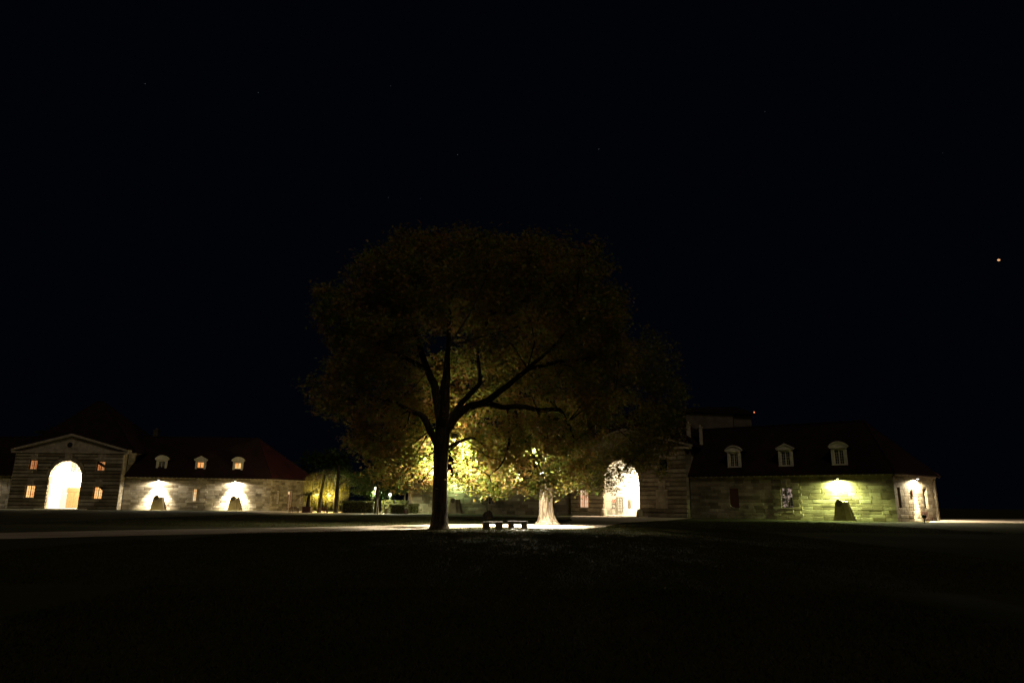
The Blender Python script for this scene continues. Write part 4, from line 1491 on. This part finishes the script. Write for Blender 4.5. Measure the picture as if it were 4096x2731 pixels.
# ------------------------------------------------------------------ stone benches
def bench(x, y, rz, label, w=1.28):
    t = thing('stone_bench', label, 'bench', (x, y, 0), 'stone benches by the chestnut')
    R = Matrix.Translation((x, y, 0)) @ Matrix.Rotation(rz, 4, 'Z')

    def put(name, corners, jit=.015):
        mb = MB()
        mb.hexa([R @ (Vector(c) + Vector((random.uniform(-jit, jit), random.uniform(-jit, jit), random.uniform(-jit, jit) * .5))) for c in corners])
        o = build(name, mb, M['bench'], t)
        bv = o.modifiers.new('bevel', 'BEVEL')
        bv.width = .02
        bv.segments = 2
        return o
    h = w / 2
    put('seat_slab', [(-h, -.26, .42), (h, -.26, .42), (h, .26, .42), (-h, .26, .42), (-h, -.27, .515), (h, -.27, .515), (h, .27, .515), (-h, .27, .515)])
    put('leg', [(-h + .02, -.2, -.03), (-h + .42, -.2, -.03), (-h + .42, .2, -.03), (-h + .02, .2, -.03), (-h + .03, -.2, .425), (-h + .40, -.2, .425), (-h + .40, .2, .425), (-h + .03, .2, .425)])
    put('leg', [(h - .40, -.2, -.03), (h - .02, -.2, -.03), (h - .02, .2, -.03), (h - .40, .2, -.03), (h - .42, -.2, .425), (h - .02, -.2, .425), (h - .02, .2, .425), (h - .42, .2, .425)])
    return t


M['bench'] = plain('old_bench_stone', (0.12, 0.10, 0.08), .9, .2, .45, 5, bump=.5)
bench(-1.12, 44.9, math.radians(14), 'stone slab bench nearer the dark trunk, left of the pair')
bench(.50, 47.2, math.radians(-6), 'stone slab bench nearer the lit trunk, right of the pair', 1.32)

# ------------------------------------------------------------------ stump, posts
t = thing('tree_stump', 'short dark tree stump with shoots on the lawn behind the benches', 'stump', (-2.35, 75, 0))
mb = MB()
mb.tube([(-2.35, 75, -.05), (-2.35, 75, .2), (-2.4, 75, .6), (-2.5, 75, .85)], [.72, .6, .52, .3], 14, True, .12)
build('stump_wood', mb, M['bark'], t)
pts, tp = lobes_points([(-2.35, 75, 1.95, .7, .6, .3, 1), (-2.9, 75, 1.9, .4, .4, .25, 1)], 3, 8, .16)
link('shoots', simple_leaves(pts, .2, .8, M['leaf_g']), t, kind='stuff')
mb = MB()
for v in tp[0][::3]:
    mb.tube([(-2.4, 75, .7), tuple((Vector(v) + Vector((-2.4, 75, .7))) / 2 + Vector((0, 0, .1))), tuple(v)], [.02, .012, .006], 4, False)
build('shoot_stems', mb, M['bark'], t)

t = thing('marker_post', 'small pale wooden post beside the lit trunk', 'post', (5.8, 86, 0))
mb = MB()
mb.box(5.7, 5.9, 85.9, 86.1, -.05, .62)
mb.hexa([(5.7, 85.9, .62), (5.9, 85.9, .62), (5.9, 86.1, .62), (5.7, 86.1, .62), (5.74, 85.94, .68), (5.86, 85.94, .68), (5.86, 86.06, .68), (5.74, 86.06, .68)])
build('shaft', mb, M['trim'], t)
mb = MB()
mb.box(5.695, 5.905, 85.895, 86.105, -.04, .12)
build('foot', mb, M['iron'], t)

t = thing('bollard', 'dark metal bollard in front of the lit end wall at far right', 'bollard', (47.4, 80.6, 0))
mb = MB()
mb.lathe((47.4, 80.6, 0), [(.16, -.02), (.16, .03), (.07, .05), (.06, .45), (.2, .55), (.24, .62), (.24, .82), (.18, .86)], 14)
build('shaft', mb, M['iron'], t)
mb = MB()
mb.lathe((47.4, 80.6, .86), [(.17, 0), (.17, .03), (.1, .06)], 14)
build('cap', mb, M['zinc'], t)

# wooden bench against the right end wall
t = thing('wooden_bench', 'brown wooden bench against the lit end wall at far right', 'bench', g3.P(8.2, -.5, 0))
for q in range(3):
    mb = MB()
    g3.box(mb, 7.5, 9.1, -.75 + q * .17, -.61 + q * .17, .44, .48)
    build('seat_plank', mb, M['wood'], t)
for q in range(3):
    mb = MB()
    g3.box(mb, 7.5, 9.1, -.2, -.16, .6 + q * .2, .74 + q * .2)
    build('back_plank', mb, M['wood'], t)
for s in (7.55, 8.97):
    for a, zt in ((-.74, .44), (-.24, 1.2)):
        mb = MB()
        g3.box(mb, s, s + .08, a, a + .075, 0, zt)
        build('leg', mb, M['wood'], t)

# ------------------------------------------------------------------ terrace between the buildings
def hedge(label, a, b, h, th, n):
    A_, B_ = Vector((a[0], a[1], 0)), Vector((b[0], b[1], 0))
    fr = Frame(a, b)
    t = thing('hedge', label, 'hedge', (A_ + B_) / 2, 'clipped hedges round the terrace')
    mb = MB()
    fr.box(mb, .12, fr.L - .12, .12, th - .12, .05, h - .14)
    build('shade_core', mb, M['hedge_core'], t)  # solid dark box, the shade inside the hedge put in as colour
    k = n
    s, o, z = RNG.uniform(0, fr.L, k), RNG.uniform(0, th, k), RNG.uniform(0, h, k)
    f = RNG.integers(0, 5, k)
    o = np.where(f < 2, RNG.normal(0.05, .06, k), np.where(f == 2, th + RNG.normal(0, .06, k), o))
    z = np.where(f >= 3, h + RNG.normal(-.03, .08, k), z)
    e = RNG.uniform(0, 1, k) < .12
    s = np.where(e, np.where(RNG.uniform(0, 1, k) < .5, RNG.normal(0, .06, k), fr.L + RNG.normal(0, .06, k)), s)
    c = np.array(fr.o)[None] + s[:, None] * np.array(fr.d) + o[:, None] * np.array(fr.n) + z[:, None] * np.array([0, 0, 1.])
    link('foliage', simple_leaves(c, .16, 1.2, M['leaf_h']), t, kind='stuff')
    return t


M['hedge_core'] = plain('hedge_shade', (0.02, 0.02, 0.008), .95, .1, .3)
hedge('long dim clipped hedge on the terrace left of the lit trunk', (-26.2, 109.5), (-21.4, 109.5), 1.75, 1.1, 6000)
hedge('low rounded hedge in front of the terrace, right of the young tree', (-18.3, 107.5), (-16.2, 107.8), 1.35, 1.2, 4000)
hedge('bright clipped hedge behind the folded dark parasol', (-20.2, 111.0), (-16.3, 111.6), 1.9, 1.0, 6000)
hedge('short hedge beside the stone corner and litter bin', (-16.2, 112.0), (-14.9, 111.6), 1.4, 1.0, 2500)


def small_tree(label, x, y, h0, h1, lobes, mat_l, tr=.14, lean=0.0, bark='bark', per=2.2, spray=22, sr=.32, size=.19, name='terrace_tree'):
    t = thing(name, label, 'tree', (x, y, 0), 'terrace trees')
    mb = MB()
    mb.tube([(x, y, -.05), (x, y, .15), (x + lean * .4, y, h0 * .5), (x + lean, y, h0), (x + lean * 1.3, y, h1)], [tr * 1.5, tr * 1.1, tr, tr * .85, tr * .4], 10, True, .04)
    build('trunk', mb, M[bark], t, smooth=True)
    pts, tips = lobes_points(lobes, per, spray, sr)
    mb = MB()
    for lb, tp in zip(lobes, tips):
        c = Vector(lb[:3])
        mb.tube([(x + lean, y, h0), tuple((Vector((x + lean, y, h0)) + c) / 2 + Vector((0, 0, .3))), tuple(c)], [tr * .5, tr * .35, .03], 5, False)
        for i in range(0, len(tp), max(1, len(tp) // 6)):
            mb.tube([tuple(c), tuple(tp[i])], [.03, .01], 4, False)
    build('branches', mb, M[bark], t, kind='stuff')
    link('crown', simple_leaves(pts, size, .8, M[mat_l], 'crown'), t, kind='stuff')
    return t


small_tree('dark thick trunk tree at the middle of the terrace', -27.9, 112.5, 4.2, 7.5,
           [(-27.5, 112.5, 5.9, 2.2, 2.0, 1.3, .7), (-25.2, 113, 5.5, 1.8, 1.8, 1.0, .7)], 'leaf_g', .34)
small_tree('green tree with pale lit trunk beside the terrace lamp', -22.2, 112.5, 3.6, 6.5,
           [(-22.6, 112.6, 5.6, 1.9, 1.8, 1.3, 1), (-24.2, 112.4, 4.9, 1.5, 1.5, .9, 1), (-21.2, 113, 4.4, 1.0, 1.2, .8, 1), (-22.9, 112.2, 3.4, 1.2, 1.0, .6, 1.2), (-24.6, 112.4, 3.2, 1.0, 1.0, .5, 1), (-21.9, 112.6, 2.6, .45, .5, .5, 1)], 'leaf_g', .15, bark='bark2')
small_tree('dark leafy tree rising behind the young staked tree', -20.9, 109.8, 4.0, 7.5,
           [(-20.4, 110, 6.6, 2.2, 1.8, 1.7, 1), (-18.2, 110.5, 6.4, 1.9, 1.6, 1.4, 1), (-20.2, 110.0, 4.8, .9, 1.0, .8, 1)], 'leaf_g', .3)
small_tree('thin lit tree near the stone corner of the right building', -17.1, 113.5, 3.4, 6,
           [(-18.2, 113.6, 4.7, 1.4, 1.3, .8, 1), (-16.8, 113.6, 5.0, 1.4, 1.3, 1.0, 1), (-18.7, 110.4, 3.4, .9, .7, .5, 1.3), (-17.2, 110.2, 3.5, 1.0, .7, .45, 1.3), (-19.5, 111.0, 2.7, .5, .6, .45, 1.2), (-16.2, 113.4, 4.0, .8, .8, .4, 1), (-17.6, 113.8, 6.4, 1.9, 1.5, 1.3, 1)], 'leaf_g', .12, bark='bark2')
small_tree('slim young staked tree at the lawn edge before the hedge', -19.5, 103.2, 2.0, 5.2,
           [(-19.4, 103.2, 4.6, .9, .9, 1.3, .6)], 'leaf_g', .075, .12, 'bark', name='young_tree')
t = thing('tree_stake', 'wooden stake beside the slim young tree', 'stake', (-19.2, 103.1, 0))
mb = MB()
mb.tube([(-19.2, 103.1, -.1), (-19.15, 103.1, 2.0)], [.045, .04], 8)
build('pole', mb, M['bark'], t)
mb = MB()
mb.tube([(-19.5, 103.2, 1.6), (-19.1, 103.1, 1.62)], [.025, .025], 5)
build('tie', mb, M['iron'], t)

# willow lit yellow behind the palm
t = thing('willow_tree', 'weeping willow lit yellow behind the palm and terrace tables', 'tree', (-31.2, 114.9, 0))
mb = MB()
mb.tube([(-31.2, 114.9, -.1), (-31.2, 114.9, .2), (-31.15, 114.9, 2.5), (-31.0, 115.4, 5.0), (-30.9, 116.5, 7)], [.42, .3, .24, .2, .1], 12, True, .05)
build('trunk', mb, M['bark'], t, smooth=True)
C0, br = [], MB()
for q in range(150):
    a, r = RNG.uniform(0, 2 * np.pi), 3.4 * math.sqrt(RNG.uniform(.02, 1))
    x, y = -31.0 + r * math.cos(a) * 1.15, 117.2 + r * math.sin(a) * .9
    zt = 6.6 - .12 * r * r + RNG.uniform(-.5, .5)
    zb = RNG.uniform(.3, 3.4)
    k = int((zt - zb) / .07)
    zz = np.linspace(zb, zt, k)
    sway = .25 * np.sin(zz * 1.1 + q)
    C0.append(np.stack([x + sway + RNG.normal(0, .05, k), y + RNG.normal(0, .05, k), zz], 1))
    br.tube([(-31.0, 116.5, 6.0), ((x - 31.0) / 2, (y + 116.5) / 2, zt + .2), (x, y, zt), (x + .1, y, zb)], [.04, .025, .015, .006], 4, False)
build('branches', br, M['bark'], t, kind='stuff')
link('crown', simple_leaves(np.concatenate(C0), .17, 1.3, M['leaf_w'], 'crown', .28), t, kind='stuff')

# palm in a tub
t = thing('palm_tree', 'dark potted palm before the end wall of the left building', 'palm', (-32.3, 112, .75))
mb = MB()
mb.tube([(-32.3, 112, .7), (-32.3, 112, 1.3), (-32.25, 112, 2.1), (-32.2, 112, 2.7)], [.26, .3, .27, .2], 12, True, .1)
build('trunk', mb, M['bark'], t)
for q in range(17):
    a = 2 * math.pi * q / 17 + random.uniform(-.15, .15)
    el = random.uniform(.45, 1.3)
    mb = MB()
    p = Vector((-32.2, 112, 2.65))
    L = random.uniform(2.1, 2.8)
    spine = []
    for k in range(8):
        u = k / 7
        spine.append(p + Vector((math.cos(a), math.sin(a), 0)) * L * u * math.cos(el * (1 - .55 * u)) + Vector((0, 0, L * (u * math.sin(el) - 1.05 * u * u * (1.15 - el * .45)))))
    mb.tube(spine, lin(.03, .008, 8), 4, False)
    sd_ = Vector((-math.sin(a), math.cos(a), 0))
    for k in range(1, 28):
        u = k / 28
        i = min(6, int(u * 7))
        c = spine[i].lerp(spine[i + 1], u * 7 - i)
        dr_ = (spine[i + 1] - spine[i]).normalized()
        ll = .42 * (1 - .6 * abs(u - .4))
        for s_ in (-1, 1):
            tip = c + sd_ * s_ * ll + dr_ * .2 + Vector((0, 0, -.14))
            mb.add([c - dr_ * .025, c + dr_ * .025, tip], [(0, 1, 2)])
    build('frond', mb, M['palm'], t)
t = thing('planter', 'slatted wooden tub holding the palm on the terrace', 'planter', (-32.3, 112, 0))
for q in range(12):
    x0 = -32.95 + q * .109
    mb = MB()
    mb.box(x0, x0 + .095, 111.35, 111.39, .06, .86)
    build('slat', mb, M['wood'], t)
mb = MB()
mb.box(-32.95, -31.65, 111.4, 112.6, .05, .78)
build('tub', mb, M['wood'], t)
mb = MB()
mb.box(-33.0, -31.6, 111.3, 112.65, .862, .93)
mb.box(-33.0, -31.6, 111.3, 112.65, 0, .048)
build('rim', mb, M['wood'], t)


def picnic(x, y, label, k=1.0):
    t = thing('terrace_table', label, 'table', (x, y, 0), 'tables on the terrace')
    for q in range(5):
        mb = MB()
        mb.box(x - .8, x + .8, y - .4 + q * .165, y - .25 + q * .165, .72, .76)
        build('top_slat', mb, M['wood'], t)
    for sx in (-.65, .65):
        for sy in (-.3, .3):
            mb = MB()
            mb.hexa([(x + sx * 1.05 - .04, y + sy - .04, 0), (x + sx * 1.05 + .04, y + sy - .04, 0), (x + sx * 1.05 + .04, y + sy + .04, 0), (x + sx * 1.05 - .04, y + sy + .04, 0),
                     (x + sx - .04, y + sy - .04, .718), (x + sx + .04, y + sy - .04, .718), (x + sx + .04, y + sy + .04, .718), (x + sx - .04, y + sy + .04, .718)])
            build('leg', mb, M['wood'], t)


def chair(x, y, rz, label):
    t = thing('terrace_chair', label, 'chair', (x, y, 0), 'chairs on the terrace')
    R = Matrix.Translation((x, y, 0)) @ Matrix.Rotation(rz, 4, 'Z')

    def bx(nm, a, b, c, d, e, f):
        mb = MB()
        mb.box(a, b, c, d, e, f)
        mb.v = [tuple(R @ Vector(v)) for v in mb.v]
        build(nm, mb, M['wood'], t)
    bx('seat', -.24, .24, -.24, .24, .44, .48)
    for sx in (-.22, .18):
        bx('leg', sx, sx + .04, -.23, -.19, 0, .439)
        bx('leg', sx, sx + .04, .2, .24, 0, .92)
    for q in range(3):
        bx('back_slat', -.18, .18, .205, .23, .58 + q * .12, .66 + q * .12)


picnic(-33.9, 110.2, 'dark red slatted table left of the palm tub')
picnic(-29.9, 112.3, 'dark slatted table between palm tub and willow trunk')
chair(-34.6, 111.2, .2, 'dark red chair behind the table left of the palm')
chair(-33.3, 109.3, 3.0, 'dark red chair in front of the table left of the palm')
chair(-30.4, 113.4, -.2, 'dark chair behind the table by the willow trunk')
chair(-29.2, 111.4, 3.3, 'dark chair in front of the table by the willow trunk')
picnic(-18.6, 108.9, 'small table in front of the bright clipped hedge')

# string of bulbs over the terrace
t = thing('light_string', 'string of white bulbs hanging across the terrace by the willow', 'string lights', (-31, 113.5, 2.8))
wire = [(-34.2, 117.2, 3.25), (-32.6, 117.2, 2.95), (-32.2, 117.2, 3.05), (-30.6, 117.2, 2.92), (-30.2, 117.2, 2.85), (-29.3, 117.2, 2.72), (-27.9, 112.9, 3.4)]
mb = MB()
mb.tube(wire, [.012] * len(wire), 4, False)
build('cable', mb, M['iron'], t)
for (x, y, z), r in zip(wire[1:6], (.09, .05, .07, .055, .09)):
    mb = MB()
    mb.lathe((x, y, z - .22), [(.03, 0), (r, .06), (r, .12), (.03, .2)], 10)
    build('bulb', mb, M['bulb'], t)
    lamp_light('bulb_light', 'POINT', (x, y, z - .3), 1050, (1.0, .78, .30), t, size=.05)


def lamp_post(x, y, z, label, e, col):
    t = thing('lamp_post', label, 'lamp post', (x, y, 0), 'lamp posts on the terrace')
    mb = MB()
    mb.lathe((x, y, 0), [(.1, 0), (.1, .3), (.045, .35), (.04, z - .12), (.12, z - .08)], 10)
    build('pole', mb, M['iron'], t)
    mb = MB()
    mb.lathe((x, y, z - .08), [(.1, 0), (.2, .12), (.22, .28), (.12, .42)], 12)
    build('globe', mb, M['lens_w'], t)
    mb = MB()
    mb.lathe((x, y, z + .34), [(.24, 0), (.2, .05), (.05, .14)], 12)
    build('cap', mb, M['iron'], t)
    lamp_light('post_light', 'SPOT', (x, y, z - .2), e, col, t, (0, 0, -1), 172, .3, .12)


lamp_post(-21.75, 112.7, 3.75, 'bright terrace lamp beside the pale lit trunk', 4200, (.92, 1.0, .62))
lamp_post(-18.9, 109.9, 2.75, 'terrace lamp among leaves above the bright clipped hedge', 2600, (.95, 1.0, .62))
lamp_post(-26.0, 113.6, 1.3, 'low terrace lamp behind the long dim hedge', 700, (1.0, .72, .22))


def parasol(x, y, z0, z1, mat, label):
    t = thing('parasol', label, 'parasol', (x, y, 0), 'folded parasols')
    mb = MB()
    mb.lathe((x, y, 0), [(.3, 0), (.3, .06), (.035, .08), (.03, z1 + .12), (.05, z1 + .16)], 10)
    build('pole', mb, M['iron'], t)
    mb = MB()
    n = 16
    pr = [(.1, z0), (.19, z0 + .1), (.16, z0 + .5), (.13, (z0 + z1) / 2), (.07, z1 - .1), (.045, z1)]
    vs = []
    for r, z in pr:
        for k in range(n):
            a = 2 * math.pi * k / n
            rr = r * (1.25 if k % 2 else .75)
            vs.append((x + rr * math.cos(a), y + rr * math.sin(a), z))
    mb.add(vs, [(i * n + k, i * n + (k + 1) % n, (i + 1) * n + (k + 1) % n, (i + 1) * n + k) for i in range(len(pr) - 1) for k in range(n)])
    build('canopy', mb, mat, t)


parasol(-18.2, 109.6, 1.1, 2.45, M['canvas_d'], 'dark folded parasol in front of the bright hedge')
parasol(-16.3, 112.9, 1.25, 2.85, M['canvas'], 'pale folded parasol next to the stone corner')

t = thing('litter_bin', 'small slatted litter bin beside the low hedge', 'bin', (-15.75, 106.4, 0))
mb = MB()
mb.lathe((-15.75, 106.4, 0), [(.2, 0), (.22, .05), (.22, .62), (.2, .66)], 14)
build('bucket', mb, M['zinc'], t)
for q in range(12):
    a = 2 * math.pi * q / 12
    mb = MB()
    cx, cy = -15.75 + .26 * math.cos(a), 106.4 + .26 * math.sin(a)
    mb.box(cx - .04, cx + .04, cy - .02, cy + .02, .04, .7)
    build('slat', mb, M['wood'], t)
mb = MB()
mb.lathe((-15.75, 106.4, .9), [(.28, 0), (.26, .05), (.05, .1)], 14)
mb.tube([(-15.97, 106.4, .65), (-15.97, 106.4, .92)], [.015, .015], 5)
mb.tube([(-15.53, 106.4, .65), (-15.53, 106.4, .92)], [.015, .015], 5)
build('lid', mb, M['zinc'], t)

# dark trees beyond the left building
for (x, y, h, r, lb) in ((-108, 165, 19, 7.5, 'black tree mass behind the far left roofs'), (-42, 160, 13, 6.5, 'black tree rising beyond the end of the left building'), (-28, 150, 11, 5.5, 'black tree beyond the middle of the terrace')):
    t = thing('background_tree', lb, 'tree', (x, y, 0), 'dark trees beyond the buildings')
    mb = MB()
    mb.tube([(x, y, -.1), (x, y, h * .3), (x + .3, y, h * .7)], [.5, .38, .15], 10)
    build('trunk', mb, M['bark'], t)
    L = [(x + RNG.uniform(-.6, .6) * r, y + RNG.uniform(-.5, .5) * r, h * .62 + RNG.uniform(-.3, .25) * h, r * .5, r * .5, h * .17, 1) for _ in range(9)]
    pts, _t = lobes_points(L, .35, 14, .7)
    link('crown', simple_leaves(pts, .75, .8, M['leaf_g'], 'crown', .7), t, kind='stuff')

# ------------------------------------------------------------------ grass and fallen leaves
PATH_N = [(-36, 14), (-21.0, 29.3), (-17.1, 33.7), (-10.2, 39.4), (-6.4, 43.2), (-4.2, 47.0), (-1.4, 49.8), (1.0, 49.2), (2.3, 47.2), (4.8, 47.6), (7.2, 54), (10.5, 66), (17, 78), (25, 96.5)]
PATH_F = [(-41, 19), (-24.9, 34.7), (-20.3, 40.0), (-12.4, 47.3), (-9.5, 50.6), (-6.6, 54.5), (-3.2, 57.2), (1.2, 58.6), (2.6, 59.2), (4.2, 61.5), (5.2, 66), (6.5, 74), (7.6, 90), (9.8, 108.5)]


def inside(px, py, poly):
    r = np.zeros(len(px), bool)
    n = len(poly)
    for i in range(n):
        x0, y0 = poly[i]
        x1, y1 = poly[(i + 1) % n]
        c = ((y0 > py) != (y1 > py)) & (px < (x1 - x0) * (py - y0) / (y1 - y0 + 1e-12) + x0)
        r ^= c
    return r


POLY = PATH_N + PATH_F[::-1]
bx_, by_ = [], []
for (x0, x1, y0, y1, n) in ((-7, 7, 3.5, 14, 60000), (-16, 16, 14, 30, 70000), (-14, 16, 30, 50, 90000), (-34, 4, 46, 88, 70000), (2, 34, 46, 76, 50000)):
    bx_.append(RNG.uniform(x0, x1, n))
    by_.append(RNG.uniform(y0, y1, n))
bx_, by_ = np.concatenate(bx_), np.concatenate(by_)
keep = ~inside(bx_, by_, POLY)
keep &= np.hypot(bx_ + 4.45, by_ - 44.4) > .6
bx_, by_ = bx_[keep], by_[keep]
n = len(bx_)
h = RNG.uniform(.03, .075, n) * (1 + .004 * by_)
wd = RNG.uniform(.004, .009, n) * (1 + .022 * by_)
a = RNG.uniform(0, np.pi, n)
ln_ = RNG.normal(0, .05, (n, 2))
V = np.zeros((n, 3, 3))
V[:, 0] = np.stack([bx_ - wd * np.cos(a), by_ - wd * np.sin(a), np.zeros(n)], 1)
V[:, 1] = np.stack([bx_ + wd * np.cos(a), by_ + wd * np.sin(a), np.zeros(n)], 1)
V[:, 2] = np.stack([bx_ + ln_[:, 0], by_ + ln_[:, 1], h], 1)
o = link('grass', bigmesh('grass', V.reshape(-1, 3), np.arange(n * 3).reshape(-1, 3), M['blade'], 3), kind='stuff')
o['label'] = 'short dark grass of the wide lawn'
o['category'] = 'grass'
k = 2600
lx = np.concatenate([RNG.normal(-1.5, 4.0, k // 2), RNG.normal(2, 6, k - k // 2)])
ly = np.concatenate([RNG.normal(44.5, 3.0, k // 2), RNG.normal(54, 6, k - k // 2)])
o = link('fallen_leaves', simple_leaves(np.stack([lx, ly, np.full(k, .015) + RNG.uniform(0, .02, k)], 1), .12, .15, M['litter'], 'fallen_leaves', .7), kind='stuff')
o['label'] = 'brown fallen leaves scattered under the chestnuts'
o['category'] = 'leaves'

# ------------------------------------------------------------------ stars
def star(p, r, mat, label, name='star', sx=1.0):
    mb = MB()
    prof = [(r * math.sin(math.pi * q / 8) + .01, -r * math.cos(math.pi * q / 8)) for q in range(9)]
    mb.lathe(p, prof, 10)
    if sx != 1:
        mb.v = [(p[0] + (v[0] - p[0]) * sx, v[1], v[2]) for v in mb.v]
    tag(build(name, mb, mat), label, 'star', 'stars in the night sky')


M['star'] = glow('star_light', (.8, .88, 1.0), .09)
M['star_f'] = glow('star_faint', (.75, .85, 1.0), .05)
M['planet'] = glow('planet_light', (1.0, .50, .22), 1.0)
star((2263, 3000, 1129), 4.6, M['planet'], 'bright orange star low in the sky at far right', 'planet', 1.5)
for p, m_, r, lb in (((-1831, 3000, 2010), 'star', 1.7, 'brightest white star, upper left of the sky'), ((-1266, 3000, 1966), 'star', 1.4, 'star right of the brightest one in the upper left sky'),
                     ((-614, 3000, 2011), 'star', 1.2, 'star in the upper sky a little left of centre'), ((-272, 3000, 1640), 'star', 1.5, 'star above the left part of the big crown'),
                     ((411, 3000, 1677), 'star', 1.5, 'star above the right part of the big crown'), ((-595, 3000, 1413), 'star_f', 1.4, 'faint star above the left shoulder of the crown'),
                     ((-442, 3000, 1409), 'star_f', 1.2, 'fainter of two stars close above the crown'), ((1232, 3000, 1889), 'star_f', 1.4, 'faint star high in the right half of the sky'),
                     ((2076, 3000, 1675), 'star_f', 1.2, 'faint star high near the right edge of the sky'), ((556, 3000, 905), 'star', 1.3, 'lone star just right of the big crown')):
    star(p, r, M[m_], lb)
